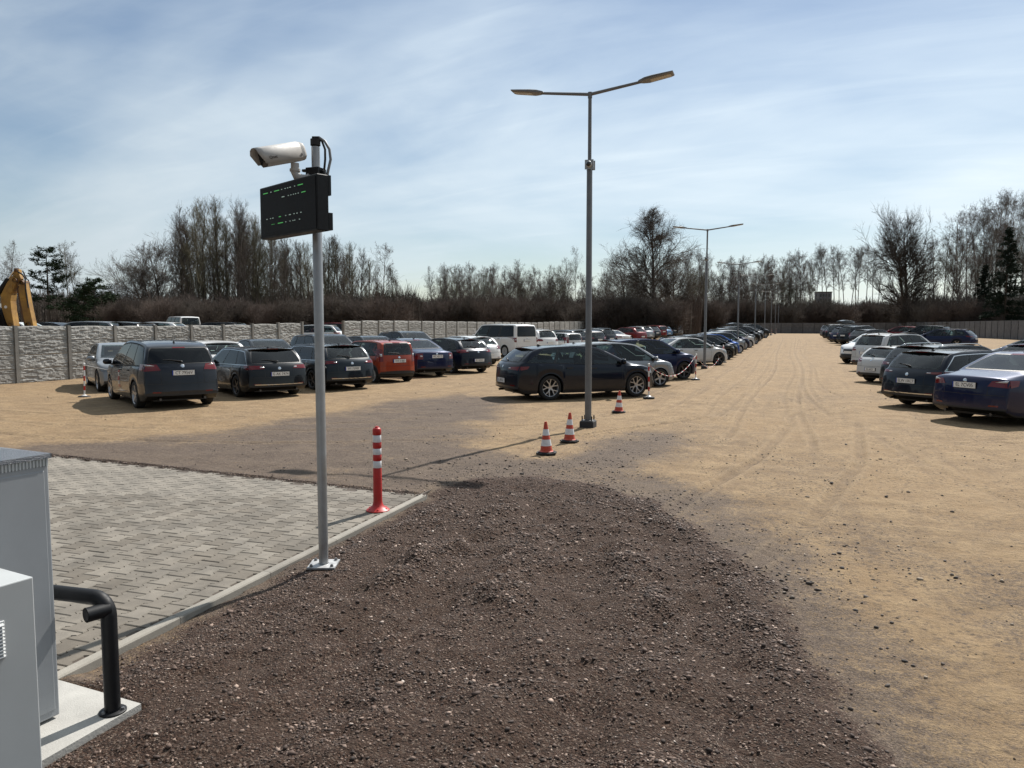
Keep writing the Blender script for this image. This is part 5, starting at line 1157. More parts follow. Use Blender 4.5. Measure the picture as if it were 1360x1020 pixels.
# left row, tails towards the viewer
r, c, ob = car('mpv', -15.79, 15.5, 149, 'slate', 'dark grey people carrier with plate CT 7956V, at the near end of the left row', GL, text='CT 7956V', tailstyle='white', wheel=3, priv=1, tail=(.50, .92, .93, 1.10))
car('estate', -15.32, 18.6, 149, 'graphite', 'dark estate with chrome window line and thin chrome bumper strip, beside the people carrier', GL, chrome=1, text='G AK 7474', wheel=1, tail=(.40, .88, .83, .95), priv=1)
car('estate', -14.8, 21.35, 150, 'teal', 'dark grey green estate partly hidden behind the steel sign post', GL, chrome=1, text='WI 7590F', wheel=1, tail=(.46, .88, .85, .945))
rp, cp, op = car('mini', -14.54, 24.4, 151, 'orange', 'orange red small upright car with grey bumper', GL, text='W0 418JE', clad=1, wheel=2)
car('sedan', -14.95, 27.7, 149, 'navy', 'dark blue saloon with rounded boot next to the orange small car', GL, text='WZ 40179', wheel=2, tail=(.60, .88, .70, .92))
car('hatch', -14.2, 30.3, 151, 'ink', 'dark blue hatchback with low mounted plate, in front of the white hatchback', GL, text='EL 4H921', wheel=3, tail=(.46, .86, .86, .99))
car('hatch', -15.8, 35.5, 150, 'white', 'small white hatchback in front of the white van', GL, wheel=3)
car('van', -17.15, 44.3, 151, 'white', 'white passenger van with dark side windows, tallest vehicle in the left row', GL, wheel=2, priv=1)
car('suv', -14.6, 46.6, 150, 'white', 'white off-roader with roof rails just right of the white van', GL, rails=2, lod=1, ref='RR')
car('mini', -13.8, 49.8, 150, 'pearl', 'small off-white car squeezed beside the white off-roader', GL, lod=1, ref='RR')
car('suv', -14.3, 53.6, 150, 'ink', 'dark blue off-roader with chrome window line left of the near lamp pole', GL, chrome=1, lod=1, ref='RR')
car('mpv', -14.0, 57.6, 150, 'black', 'black people carrier behind the near lamp pole', GL, rails=2, lod=1, ref='RR')
car('suv', -14.0, 61.8, 150, 'graphite', 'dark off-roader with a bright roof rail right of the near lamp pole', GL, rails=2, lod=1, ref='RR')
car('sedan', -13.9, 67.0, 150, 'white', 'white saloon with its tail showing between dark off-roader and red car', GL, lod=1, ref='RR')
car('hatch', -13.9, 75.0, 150, 'red', 'dark red hatchback nearest of the two red cars in the far left row', GL, lod=1, ref='RR')
car('hatch', -13.9, 79.5, 150, 'silver', 'silver hatchback just past the nearer red car', GL, lod=1, ref='RR')
car('estate', -13.9, 83.5, 150, 'graphite', 'dark estate between silver hatchback and the farther red car', GL, lod=1, ref='RR')
car('mini', -13.9, 88.0, 150, 'red', 'farther red car, a small one, in the far left row', GL, lod=1, ref='RR')
car('hatch', -13.9, 92.5, 150, 'lblue', 'pale blue hatchback past the farther red car', GL, lod=1, ref='RR')
car('suv', -13.9, 97.0, 150, 'black', 'black off-roader near the far end of the left row', GL, rails=1, lod=1, ref='RR')
car('suv', -13.9, 102.0, 150, 'silver', 'silver off-roader, last one in the left row', GL, lod=1, ref='RR')

# cars backed against the left fence, fronts towards the viewer
GF = 'cars by the left fence facing the viewer'
car('sedan', -20.6, 18.7, -35, 'silver', 'silver saloon facing the viewer, half hidden by the dark people carrier', GF, chrome=1, wheel=3)
x, y = at(276, 27.5); car('hatch', x, y, 150, 'white', 'white hatchback roof showing between people carrier and dark estate', GF, lod=1)
x, y = at(350, 30.5); car('sedan', x, y, -32, 'graphite', 'dark roof just showing above the dark estate by the fence', GF, lod=1)
x, y = at(432, 31.5); car('suv', x, y, -32, 'slate', 'dark grey off-roader facing the viewer behind the sign post', GF, lod=1, sc=1.02)
x, y = at(492, 36.5); car('hatch', x, y, -32, 'graphite', 'dark hatchback by the fence above the orange small car', GF, lod=1, sc=1.03)
x, y = at(542, 38.5); car('suv', x, y, -32, 'black', 'black off-roader by the fence above the blue saloon', GF, lod=1)

# row along the lamp posts, noses at the lane
GM = 'cars nosed up to the chain along the lamp posts'
def lane(Y): return -3.75 + .012 * (Y - 30)
car('touring', -5.76, 20.9, 43, 'ink', 'black blue estate nearest in the lamp post row, seen from its side behind the pole', GM, text='EL 8FX62', wheel=0)
car('mpv', -3.8, 26.3, 41, 'silver', 'silver hatchback with high roof right behind the black estate', GM, ref='FF', wheel=3, sc=.93)
car('hatch', -3.75, 30.0, 42, 'navy', 'dark blue hatchback with shiny bonnet between silver car and white saloon', GM, ref='FF', wheel=1, sc=1.04)
car('sedan', -3.35, 41.0, 41, 'pearl', 'pearl white saloon standing at the second lamp post', GM, ref='FF', wheel=1, sc=.96)
mid = [('hatch', 44.6, 'graphite', 'dark green grey hatchback next to the white saloon'), ('hatch', 47.6, 'black', 'black hatchback second after the white saloon'), ('estate', 50.8, 'slate', 'dark slate estate third after the white saloon'), ('hatch', 54.6, 'blue', 'bright blue hatchback in front of the third lamp post'), ('mini', 58.0, 'silver', 'small silver car just behind the third lamp post'), ('hatch', 61.2, 'grey', 'grey hatchback two places past the third lamp post'), ('sedan', 64.5, 'navy', 'dark blue saloon three places past the third lamp post'), ('hatch', 67.8, 'pearl', 'off-white hatchback beside a grey off-roader far down the lane'), ('suv', 71.0, 'grey', 'grey off-roader before the fourth lamp post'), ('suv', 74.8, 'black', 'black off-roader at the fourth lamp post'), ('estate', 78.8, 'silver', 'silver estate carrying a long roof box'), ('hatch', 82.5, 'graphite', 'dark hatchback past the estate with the roof box'), ('sedan', 86.0, 'silver', 'silver saloon third from the far end of the lamp post row'), ('hatch', 89.5, 'grey', 'grey hatchback second from the far end of the lamp post row'), ('suv', 94.0, 'black', 'black off-roader, last one of the lamp post row')]
rb = None
for i, (k, Y, colr, lb) in enumerate(mid):
    q = car(k, lane(Y) + random.uniform(-.25, .15), Y, 41 + random.uniform(-2, 2), colr, lb, GM, ref='FF', lod=1, wheel=random.choice([1, 2, 3]))
    if 'roof box' in lb and 'past' not in lb: rb = q
def roof_box(q, lb):
    r, c, _ = q; M = r.matrix_basis; p = M @ Vector((-.35, 0, c.T['H'] + .07)); o = thing('roof_box', lb, 'roof box', p, r.rotation_euler.z, 'roof boxes on cars')
    b = MB(); rings = []
    for x, w_, h0, h1 in ((-.95, .2, .12, .16), (-.9, .34, .05, .26), (-.4, .38, .02, .33), (.5, .36, .02, .30), (.9, .28, .03, .17), (1.0, .16, .06, .10)):
        rings.append([(x, -w_, h0 + .02), (x, -w_, (h0 + h1) / 2 + .02), (x, -w_ * .85, h1), (x, 0, h1 + .03), (x, w_ * .85, h1), (x, w_, (h0 + h1) / 2 + .02), (x, w_, h0 + .02), (x, 0, h0)])
    for g in rings: b.v += g
    n_ = 8
    for i in range(5):
        for k in range(n_): b.f.append((i * n_ + k, i * n_ + (k + 1) % n_, (i + 1) * n_ + (k + 1) % n_, (i + 1) * n_ + k))
    b.f += [tuple(range(8)), tuple(40 + k for k in range(8))]; b.m = [0] * len(b.f); b.obj('shell', PAINTS['graphite'], o, True, 50)
    for x in (-.45, .45): b = MB(); b.box(x - .03, x + .03, -.58, .58, -.03, .025); b.obj('cross_bar', M_GALVD, o)
roof_box(rb, 'dark roof box on the silver estate in the lamp post row')

# right row
GR = 'cars parked along the right side of the lane'
car('sedan', 5.15, 19.25, 41, 'navy', 'dark blue saloon with plate EL 7CV05 nearest on the right', GR, text='EL 7CV05', tailstyle='white', wheel=3, tail=(.48, .90, .78, .92))
car('estate', 4.3, 21.95, 42, 'ink', 'dark blue estate with chrome window line beside the blue saloon', GR, text='ELW 1XC7', chrome=1, wheel=1, tail=(.46, .86, .88, .945))
car('estate', 3.0, 25.0, 42, 'graphite', 'dark estate with silver roof rails between the blue estate and the white small car', GR, ref='RR', rails=2, wheel=1)
car('hatch', 4.05, 30.5, 42, 'pearl', 'white small car with black bumper on the right', GR, clad=1, wheel=1, text='EL 6K31', sc=.90)
car('suv', 2.95, 36.4, 43, 'pearl', 'off-white off-roader with black wheel arches behind the white small car', GR, ref='RR', clad=1, rails=1)
car('suv', 2.75, 43.6, 223, 'white', 'white off-roader facing the lane, the only one with its nose out on the right', GR, ref='FF', sc=.97)
q_ = None
for k, X, Y, colr, lb, rl in [('hatch', 4.9, 68.5, 'brown', 'grey brown hatchback first of the far group on the right', 0), ('suv', 4.2, 72.5, 'graphite', 'dark off-roader second of the far group on the right', 2), ('estate', 3.8, 76, 'navy', 'dark blue estate third of the far group on the right', 2), ('suv', 3.6, 80, 'black', 'black off-roader with roof box in the far group on the right', 1), ('hatch', 3.6, 84.5, 'grey', 'grey hatchback fifth of the far group on the right', 0), ('estate', 3.6, 89, 'slate', 'slate estate sixth of the far group on the right', 1), ('suv', 3.5, 95, 'silver', 'silver off-roader farthest on the right of the lane', 0)]:
    q = car(k, X, Y, 43, colr, lb, GR, ref='RR', lod=1, rails=rl)
    if 'roof box' in lb: roof_box(q, 'black roof box on the off-roader in the far right group')
GQ = 'cars standing further to the right'
x, y = at(1253, 62); car('estate', x, y, 152, 'navy', 'dark blue estate seen from its side in front of the right fence', GQ, rails=1, lod=1, sc=1.06)
x, y = at(1229, 68); car('suv', x, y, 150, 'black', 'black car half hidden by the dark blue estate near the right fence', GQ, lod=1)
x, y = at(1199, 74); car('hatch', x, y, 150, 'red', 'red hatchback roof between white off-roader and the right fence', GQ, lod=1)
x, y = at(1376, 34); car('estate', x, y, 150, 'silver', 'silver estate cut off by the right edge behind the blue saloon', GQ)
x, y = at(1400, 25.5); car('hatch', x, y, 43, 'navy', 'blue hatchback roof between the blue estate and the silver one', GQ)

# compound beyond the left fence
GO = 'vehicles on the plot beyond the left fence'
for px, d, k, colr, hd, lb in [(28, 40, 'suv', 'white', 20, 'white roof with teal glass showing behind the digger arm'), (64, 42, 'sedan', 'graphite', 200, 'dark saloon roof over the fence right of the digger'), (112, 41, 'estate', 'silver', 200, 'silver estate roof over the fence, longest one there'), (160, 42, 'suv', 'black', 185, 'dark off-roader roof with pale windscreen over the fence'), (203, 45, 'hatch', 'white', 200, 'white hatchback roof over the fence left of the white pickup'), (286, 50, 'estate', 'black', 190, 'black estate roof over the fence right of the white pickup'), (412, 52, 'estate', 'white', 200, 'white estate seen through the gap in the fence'), (440, 56, 'suv', 'red', 190, 'dark red off-roader seen through the gap in the fence')]:
    x, y = at(px, d); car(k, x, y, hd, colr, lb, GO, lod=1, z=(.62 if px < 400 and k == 'suv' else .66 if px > 400 else .8))
x, y = at(241, 62); q = car('van', x, y, 152, 'white', 'white double cab van over the fence', GO, lod=1, z=.97, sc=.92)

# ------------------------------------------------------------------ digger arm beyond the fence
xd, yd = at(20, 36); dg = thing('digger', 'yellow backhoe digger with raised folded arm beyond the left fence', 'digger', (xd, yd, gz(xd, yd)), YAW)
def P2(px, py, d=36): return ((px - 20) / 1000 * d, 2.0 + (433 - py) / 1000 * d - gz(xd, yd))
def plate_part(name, pts, y0, y1, m_, parent=dg):
    b = MB(); b.prism([P2(*p) for p in pts], y0, y1, lambda u, v, w: (u, w, v)); o = b.obj(name, m_, parent); md = o.modifiers.new('bevel', 'BEVEL'); md.width = .02; md.segments = 2; return o
bm_ = plate_part('boom', [(7, 392), (16, 376), (24, 367), (29, 372), (27, 380), (21, 390), (19.5, 400), (20, 412), (22.5, 433), (15, 436), (10.5, 422), (7, 408)], -.22, .22, M_YEL)
plate_part('boom_tip', [(22, 369), (24, 360), (30.5, 358.5), (31, 365), (33, 371), (29, 376)], -.12, .12, M_YEL)
st_ = plate_part('stick', [(32.5, 374), (37.5, 373), (39.5, 384), (42, 403), (45.5, 424), (47.5, 436), (38, 440), (34.5, 422), (31, 398), (29.5, 385)], -.16, .16, M_YEL)
plate_part('stick_plate', [(31, 385), (38.5, 384), (38.5, 396.5), (32, 397)], -.18, .18, M_YEL, st_)
plate_part('boom_cheek', [(16, 385), (24, 377), (23, 388), (19, 391)], -.25, .25, M_YEL, bm_)
plate_part('inner_link', [(26, 384), (29, 380), (33, 398), (35.5, 424), (38.5, 435), (34, 434), (30, 415)], -.10, .10, M_RUST)
def tube_part(name, pts, r_, m_, y=0, parent=dg): b = MB(); b.tube([(P2(*p)[0], y, P2(*p)[1]) for p in pts], r_, 10); return b.obj(name, m_, parent, True, 40)
tube_part('hydraulic_ram', [(-6, 401), (17, 371)], .12, M_BLK, -.12); tube_part('ram_rod', [(14, 375), (24, 361)], .05, M_CHROME, -.12)
tube_part('hose', [(22, 366), (12, 372), (4, 386), (-6, 396)], .04, M_RUB, .1); tube_part('hose', [(31, 362), (37, 366), (40, 371), (40, 384), (42.5, 409)], .035, M_RUB, -.2); tube_part('hose', [(30, 360), (35, 371), (37, 372), (39, 390), (41.5, 409)], .03, M_RUB, .2)
tube_part('pivot_pin', [(25.5, 359.5), (29.5, 359.5)], .09, M_RUST, -.1)
for p in ((27, 373), (35.5, 376), (18, 432), (41, 431)):
    b = MB(); u, v = P2(*p); b.lathe([(.10, -.27), (.10, .27)], 12, M=Matrix.Translation((u, 0, v)) @ Matrix.Rotation(R(90), 4, 'X')); b.add([], []); o = b.obj('pivot_pin', M_RUST, dg, True, 40)
b = MB(); u, v = P2(13, 408); b.lathe([(.07, 0), (.07, .01), (0, .012)], 12, M=Matrix.Translation((u, -.222, v)) @ Matrix.Rotation(R(90), 4, 'X')); b.obj('emblem', M_CW, bm_)
# machine body behind, mostly outside the picture
b = MB(); b.box(-3.3, -.55, -.9, .9, .7, 1.75); b.obj('chassis', M_YEL, dg)
b = MB(); b.box(-2.9, -1.35, -.8, .8, 1.75, 2.95); cabn = b.obj('cab', M_DOME, dg); b = MB(); b.box(-3.0, -1.25, -.9, .9, 2.95, 3.08); b.obj('cab_roof', M_YEL, cabn)
for sx, sy in ((-2.7, -1), (-2.7, 1), (-1.1, -1), (-1.1, 1)):
    w_ = link('wheel', WHEELS[2][0], dg, (sx, sy * .95, .62), (0, 0, 0 if sy > 0 else math.pi), .62); link('rim', WHEELS[2][1], w_)
b = MB(); b.prism([P2(*p) for p in [(-20, 403), (-2, 403), (5, 411), (11, 424), (14, 436), (14, 445), (-20, 445)]], -.35, .35, lambda u, v, w: (u, w, v)); b.obj('rear_cover', M_BLK, dg)
b = MB(); b.box(P2(-9, 0)[0], P2(4, 0)[0], -.37, -.355, P2(0, 404)[1], P2(0, 395)[1]); dec = b.obj('decal', M_CW, dg)
text_obj('decal_lettering', 'G5', .24, M_INK, dec, Matrix(((1, 0, 0, P2(0, 0)[0]), (0, 0, -1, -.372), (0, 1, 0, P2(0, 399.5)[1]), (0, 0, 0, 1))))

# ------------------------------------------------------------------ trees
def bark(name, c0, c1): 
    m = mat(name, c0, .9, noise=.0); t = m.node_tree; b = t.nodes['Principled BSDF']; oi = N(t, 'ShaderNodeObjectInfo'); x = N(t, 'ShaderNodeMix', data_type='RGBA'); x.inputs[6].default_value = (*c0, 1); x.inputs[7].default_value = (*c1, 1); Lk(t, oi, 'Random', x, 0); Lk(t, x, 2, b, 'Base Color'); b.inputs['Specular IOR Level'].default_value = .15; return m
M_TRK = bark('bark_dark', (.065, .055, .047), (.115, .10, .088)); M_TWG = bark('twigs_brown', (.075, .062, .053), (.125, .106, .09)); M_TWR = bark('twigs_reddish', (.082, .062, .053), (.12, .095, .082)); M_TWGR = bark('twigs_budding', (.092, .085, .058), (.14, .125, .085))
M_NEED = bark('needles', (.014, .026, .012), (.026, .042, .018)); M_NEED2 = bark('spruce_needles', (.009, .017, .011), (.016, .027, .016))
mb_ = bpy.data.materials.new('birch_bark'); mb_.use_nodes = True; t = mb_.node_tree; b_p = t.nodes['Principled BSDF']; b_p.inputs['Roughness'].default_value = .8
tcn = N(t, 'ShaderNodeTexCoord'); mp = N(t, 'ShaderNodeMapping'); mp.inputs['Scale'].default_value = (3, 3, .9); Lk(t, tcn, 'Object', mp, 0); nn = N(t, 'ShaderNodeTexNoise', ins={'Scale': 4, 'Detail': 5}); Lk(t, mp, 0, nn, 'Vector')
cr = N(t, 'ShaderNodeValToRGB'); Lk(t, nn, 0, cr, 0); cr.color_ramp.elements[0].position = .42; cr.color_ramp.elements[0].color = (.05, .042, .036, 1); cr.color_ramp.elements[1].position = .6; cr.color_ramp.elements[1].color = (.30, .27, .23, 1); Lk(t, cr, 0, b_p, 'Base Color'); M_BIRCH = mb_
def seg_mesh(name, segs, mt, n=3):
    A = np.array([s[0] for s in segs]); B = np.array([s[1] for s in segs]); ra = np.array([s[2] for s in segs]); rb_ = np.array([s[3] for s in segs])
    D = B - A; D /= np.linalg.norm(D, axis=1, keepdims=True) + 1e-9; ref = np.where(np.abs(D[:, 2:3]) < .9, [[0, 0, 1.]], [[1., 0, 0]]); U = np.cross(D, ref); U /= np.linalg.norm(U, axis=1, keepdims=True); Wv = np.cross(D, U)
    V = []
    for P_, r_ in ((A, ra), (B, rb_)):
        for k in range(n):
            a = 2 * math.pi * k / n; V.append(P_ + (U * math.cos(a) + Wv * math.sin(a)) * r_[:, None])
    V = np.stack(V, 1); m_ = len(segs); base = (np.arange(m_) * 2 * n)[:, None]; F_ = []
    for k in range(n): k2 = (k + 1) % n; F_.append(base + np.array([[k, k2, n + k2, n + k]]))
    return npmesh(name, V.reshape(-1, 3), np.concatenate(F_), mt, n > 4)
def grow(seed, H, spread, ntr=1, clear=.2, nb=34, up=.7, droop=0., twig=1.0, r0=.13, lean=.03, sub=7, tw=5, tlen=.8, wid=1.0, cone=False):
    """returns trunk segments and crown segments"""
    rg = np.random.default_rng(seed); tr = []; crn = []
    def unit(v): return v / (np.linalg.norm(v) + 1e-9)
    def branch(p, d, L_, r, lev):
        n_ = 4 if lev < 2 else 3; st__ = L_ / n_; pts = [p]; dd = d
        for i in range(n_):
            dd = unit(dd + rg.normal(0, .13, 3) + np.array([0, 0, .10 * up - droop * (.25 if lev > 0 else .05) * (i + 1) / n_]))
            q = pts[-1] + dd * st__; rr = r * (1 - .75 * i / n_); crn.append((pts[-1], q, max(rr, .006), max(r * (1 - .75 * (i + 1) / n_), .005))); pts.append(q)
        if lev >= 3: return
        k = [sub, tw, 3][lev] 
        for i in range(k):
            t_ = rg.uniform(.22, 1.0) * n_; j = min(int(t_), n_ - 1); q = pts[j] + (pts[j + 1] - pts[j]) * (t_ - j)
            a = unit(np.cross(dd, rg.normal(0, 1, 3))); ang = rg.uniform(.35, .85); nd = unit(unit(pts[j + 1] - pts[j]) * math.cos(ang) + a * math.sin(ang))
            if lev == 2 and droop: nd = unit(nd + np.array([0, 0, -droop]))
            branch(q, nd, L_ * (rg.uniform(.35, .62) if lev < 2 else rg.uniform(.4, .7)) * (tlen if lev == 2 else 1), r * [.5, .55, .6][lev], lev + 1)
    for s_ in range(ntr):
        ox = rg.normal(0, .25, 2) * (ntr > 1); Hh = H * (1 if s_ == 0 else rg.uniform(.75, 1)); a_ = rg.uniform(0, 6.28); d = np.array([math.cos(a_) * lean * (1 + 3 * (ntr > 1)), math.sin(a_) * lean * (1 + 3 * (ntr > 1)), 1.]); p = np.array([ox[0], ox[1], -.3]); n_ = 12; pts = [p]; rads = []
        d = unit(d)
        for i in range(n_):
            d = unit(d + np.array([rg.normal(0, .035), rg.normal(0, .035), .02])); q = pts[-1] + d * (Hh + .3) / n_; f0, f1 = 1 - i / n_, 1 - (i + 1) / n_
            rr = (r0 * (f0 ** .8) + .012, r0 * (f1 ** .8) + .012); tr.append((pts[-1], q, rr[0], rr[1])); pts.append(q); rads.append(rr[0])
        for i in range(nb):
            f = clear + (1 - clear) * rg.uniform(0, 1) ** .85; t_ = min(f * n_, n_ - .01); j = int(t_); q = pts[j] + (pts[j + 1] - pts[j]) * (t_ - j)
            rel = (f - clear) / (1 - clear); Ls = spread * (math.sin(math.pi * min(1, .18 + rel * .80)) ** .7) * rg.uniform(.6, 1.15)
            if cone: Ls = spread * (1.06 - rel) ** .75 * min(1, .45 + rel * 2.2) * rg.uniform(.55, 1.1)
            if rel > .9: Ls *= .7
            a_ = rg.uniform(0, 6.28); e_ = up * rg.uniform(.7, 1.3); nd = unit(np.array([math.cos(a_) * wid, math.sin(a_) * wid, e_ * (1.2 if rel > .6 else 1)])); branch(q, nd, max(.5, Ls), max(.012, rads[min(j, n_ - 1)] * .42), 0 if Ls > 1.2 else 1)
    return tr, crn
TREES = {}
def arch(key, bark_m, twig_m, **k):
    tr, crn = grow(**k); TREES[key] = (seg_mesh('trunk', tr, bark_m, 7), seg_mesh('crown', crn, twig_m, 3)); 
for i in range(4): arch('poplar%d' % i, M_TRK, M_TWG if i % 2 else M_TWGR, seed=10 + i, H=15, spread=3.1, clear=.16, nb=40, up=1.25, r0=.20, sub=7, tw=5, lean=.05)
for i in range(4): arch('birch%d' % i, M_BIRCH, [M_TWR, M_TWG, M_TWR, M_TWGR][i], seed=30 + i, H=13, spread=2.4, clear=.30, nb=38, up=1.1, droop=.35, r0=.11, sub=7, tw=5, lean=.03)
for i in range(3): arch('tallbirch%d' % i, M_BIRCH, M_TWG, seed=50 + i, H=17, spread=2.8, clear=.50, nb=30, up=1.1, droop=.45, r0=.12, sub=7, tw=5, lean=.05)
arch('bigbirch', M_TRK, M_TWG, seed=71, H=19, spread=7.6, clear=.16, nb=72, up=.95, droop=.5, r0=.30, sub=9, tw=7, lean=.02, ntr=1, tlen=1.0, cone=True)
arch('oak', M_TRK, M_TRK, seed=75, H=16, spread=7.0, clear=.20, nb=44, up=.62, r0=.36, sub=9, tw=7, ntr=2, lean=.05)
arch('willow', M_TRK, M_TWG, seed=78, H=9, spread=4.2, clear=.10, nb=34, up=.7, r0=.13, sub=8, tw=6, ntr=3, lean=.06)
for i in range(2): arch('bush%d' % i, M_TRK, M_TWR if i else M_TWG, seed=80 + i, H=5.2, spread=2.6, clear=.04, nb=26, up=.9, r0=.06, sub=7, tw=6, ntr=4, lean=.08)
def conifer(key, seed, H, kind):
    rg = np.random.default_rng(seed); tr = []; br = []; N_ = []
    n_ = 10; p = np.array([0, 0, -.3]); d = np.array([.02, 0, 1.])
    pts = [p]
    for i in range(n_):
        q = pts[-1] + (d + rg.normal(0, .03 if kind == 'pine' else .01, 3)) * (H + .3) / n_; tr.append((pts[-1], q, .17 * (1 - i / n_) + .02, .17 * (1 - (i + 1) / n_) + .02)); pts.append(q)
    nb = 46 if kind == 'pine' else 150; lo = .32 if kind == 'pine' else .04
    for i in range(nb):
        f = lo + (1 - lo) * (i / nb) ** (.9); t_ = min(f * n_, n_ - .01); j = int(t_); q = pts[j] + (pts[j + 1] - pts[j]) * (t_ - j); rel = (f - lo) / (1 - lo); a_ = rg.uniform(0, 6.28)
        L_ = (3.0 * (1 - rel) ** .6 * rg.uniform(.5, 1.1) + .4) if kind == 'pine' else (3.6 * (1 - rel) ** .9 * rg.uniform(.75, 1.1) + .15)
        e_ = rg.uniform(-.05, .45) if kind == 'pine' else -.22 + .5 * rel; dd = np.array([math.cos(a_), math.sin(a_), e_]); dd /= np.linalg.norm(dd)
        e2 = q + dd * L_; br.append((q, e2, .035 * (1 - .5 * rel), .008))
        ncl = int(5 + L_ * (5 if kind == 'pine' else 9))
        for k in range(ncl):
            s_ = rg.uniform(.35 if kind == 'pine' else .1, 1.05); c_ = q + dd * L_ * s_ + rg.normal(0, .16 if kind == 'pine' else .10, 3) * (1, 1, .5)
            for m_ in range(9 if kind == 'pine' else 7):
                v = rg.normal(0, 1, 3); 
                if kind == 'pine': v[2] = abs(v[2]) * .6
                else: v = v * .6 + dd * 1.1 + np.array([0, 0, -.5])
                v = v / np.linalg.norm(v) * rg.uniform(.16, .38); w_ = np.cross(v, rg.normal(0, 1, 3)); w_ = w_ / (np.linalg.norm(w_) + 1e-9) * (.05 if kind == 'pine' else .045)
                o_ = c_ + rg.normal(0, .10, 3); N_.append((o_ - w_, o_ + w_, o_ + v))
    V = np.array(N_).reshape(-1, 3); F_ = np.arange(len(V)).reshape(-1, 3)
    TREES[key] = (seg_mesh('trunk', tr + br, M_TRK, 6), npmesh('crown', V, F_, M_NEED if kind == 'pine' else M_NEED2))
conifer('pine', 5, 11, 'pine'); conifer('spruce', 6, 15, 'spruce'); conifer('youngpine', 9, 7, 'pine')
def tree(key, px, d, top_y, name, label, group=None, wide=1.0, base=None):
    if px > 1193: d = max(d, 1 / (1 / 133 + (px - 1193) * (1 / 76 - 1 / 133) / 167) + 5)
    x, y = at(px, d); z0 = base if base is not None else gz(x, y); top = 2.0 + (433 - top_y) / 1000 * d
    H0 = {'pop': 15, 'bir': 13, 'tal': 17, 'big': 19, 'oak': 16, 'wil': 9, 'bus': 5.2, 'pin': 11, 'spr': 15, 'you': 7}[key[:3]]; s_ = (top - z0) / (H0 * 1.03)
    r = thing(name, label, 'tree', (x, y, z0), random.uniform(0, 6.28), group); r.scale = (s_ * wide, s_ * wide, s_)
    link('trunk', TREES[key][0], r); link('crown', TREES[key][1], r); return r
rt = random.Random(11)
P_ = lambda: 'poplar%d' % rt.randrange(4)
B_ = lambda: 'birch%d' % rt.randrange(4)
# single trees at the left
tree('birch1', 12, 95, 318, 'birch_tree', 'slim bare birch at the left edge behind the digger', wide=.9)
tree('pine', 66, 78, 324, 'pine_tree', 'dark green pine behind the plot right of the digger', wide=1.1)
tree('birch3', 96, 84, 320, 'birch_tree', 'bare birch directly right of the dark pine', wide=.9)
tree('birch0', 108, 88, 332, 'birch_tree', 'shorter bare birch second right of the dark pine', wide=.8)
tree('youngpine', 128, 74, 371, 'pine_tree', 'young bushy pine right of the two birches', wide=1.25)
tree('youngpine', 112, 80, 384, 'pine_tree', 'lower young pine under the two birches', wide=1.2)
tree('youngpine', 143, 84, 388, 'pine_tree', 'smallest young pine at the right of the pine clump', wide=1.2)
tree('willow', 208, 92, 337, 'willow_tree', 'round many stemmed bare tree left of the tall poplar stand', wide=1.2)
tree('birch2', 190, 110, 322, 'birch_tree', 'thin bare tree above the round many stemmed one', wide=.6)
# tall stand
GP = 'bare tall trees of the stand behind the left fence'
stand = [(240, 268), (250, 290), (262, 272), (275, 266), (284, 300), (293, 262), (303, 285), (312, 266), (321, 300), (330, 268), (338, 290), (347, 280), (356, 310), (365, 296), (374, 320), (384, 305), (394, 318), (404, 310), (414, 322), (424, 318), (433, 308), (443, 320), (452, 310), (461, 318), (470, 330), (480, 326), (490, 345), (499, 350), (521, 352), (530, 366)]
for i, (px, ty) in enumerate(stand):
    for k in range(2 if px < 480 else 1):
        tree(P_(), px + rt.uniform(-3, 3), rt.uniform(78, 104), ty + rt.uniform(0, 8) + k * 22, 'poplar_tree', ('tall slender bare tree in the dense stand left of the sign post' if px < 345 else 'tall slender bare tree in the stand behind the display board' if px < 450 else 'slender bare tree in the thinner stand right of the sign post'), GP, wide=.72)
tree('birch0', 511, 88, 324, 'birch_tree', 'pointed bare birch at the right end of the tall stand', wide=1.0)
# young wood in the middle
GB = 'bare birches of the young wood behind the long fence'
mids = [(590, 352), (598, 350), (607, 346), (616, 352), (625, 350), (634, 345), (643, 350), (652, 350), (661, 348), (670, 354), (678, 348), (686, 345), (694, 356), (702, 354), (711, 348), (719, 355), (727, 352), (738, 352), (745, 342), (754, 354), (777, 358), (787, 362), (799, 356), (809, 362), (818, 370)]
for px, ty in mids:
    for k in range(3): tree(B_(), px + rt.uniform(-4, 4), rt.uniform(112, 140), ty + rt.uniform(-2, 8) + k * 10, 'birch_tree', 'bare reddish birch in the young wood behind the long fence', GB, wide=.85)
tree('birch1', 575, 120, 352, 'birch_tree', 'lone bare birch at the left end of the young wood', wide=.8)
tree('tallbirch1', 765, 125, 328, 'birch_tree', 'thin tall tree rising above the young wood beside the lamp pole', wide=.5)
tree('bigbirch', 868, 105, 276, 'birch_tree', 'broad old birch with a dark nest in its crown', wide=1.0)
tree('willow', 838, 112, 345, 'willow_tree', 'bushy bare tree against the left foot of the broad old birch', wide=.9)
tree('oak', 897, 118, 345, 'birch_tree', 'dark branchy tree against the right foot of the broad old birch', wide=.7)
xn, yn = at(874, 104.5); ns = thing('bird_nest', 'dark round bird nest high in the broad old birch', 'nest', (xn, yn, 2.0 + (433 - 317) / 1000 * 104.5))
N0 = []
for i in range(420):
    a = rng.normal(0, 1, 3); a = a / np.linalg.norm(a) * rng.uniform(.2, .55); a[2] *= .6; q = np.cross(a, rng.normal(0, 1, 3)); q = q / np.linalg.norm(q) * .28; N0.append((a - q, a + q, .014, .008))
link('twig_ball', seg_mesh('twig_ball', N0, M_TRK, 3), ns)
GC = 'bare birches behind the far end of the car park'
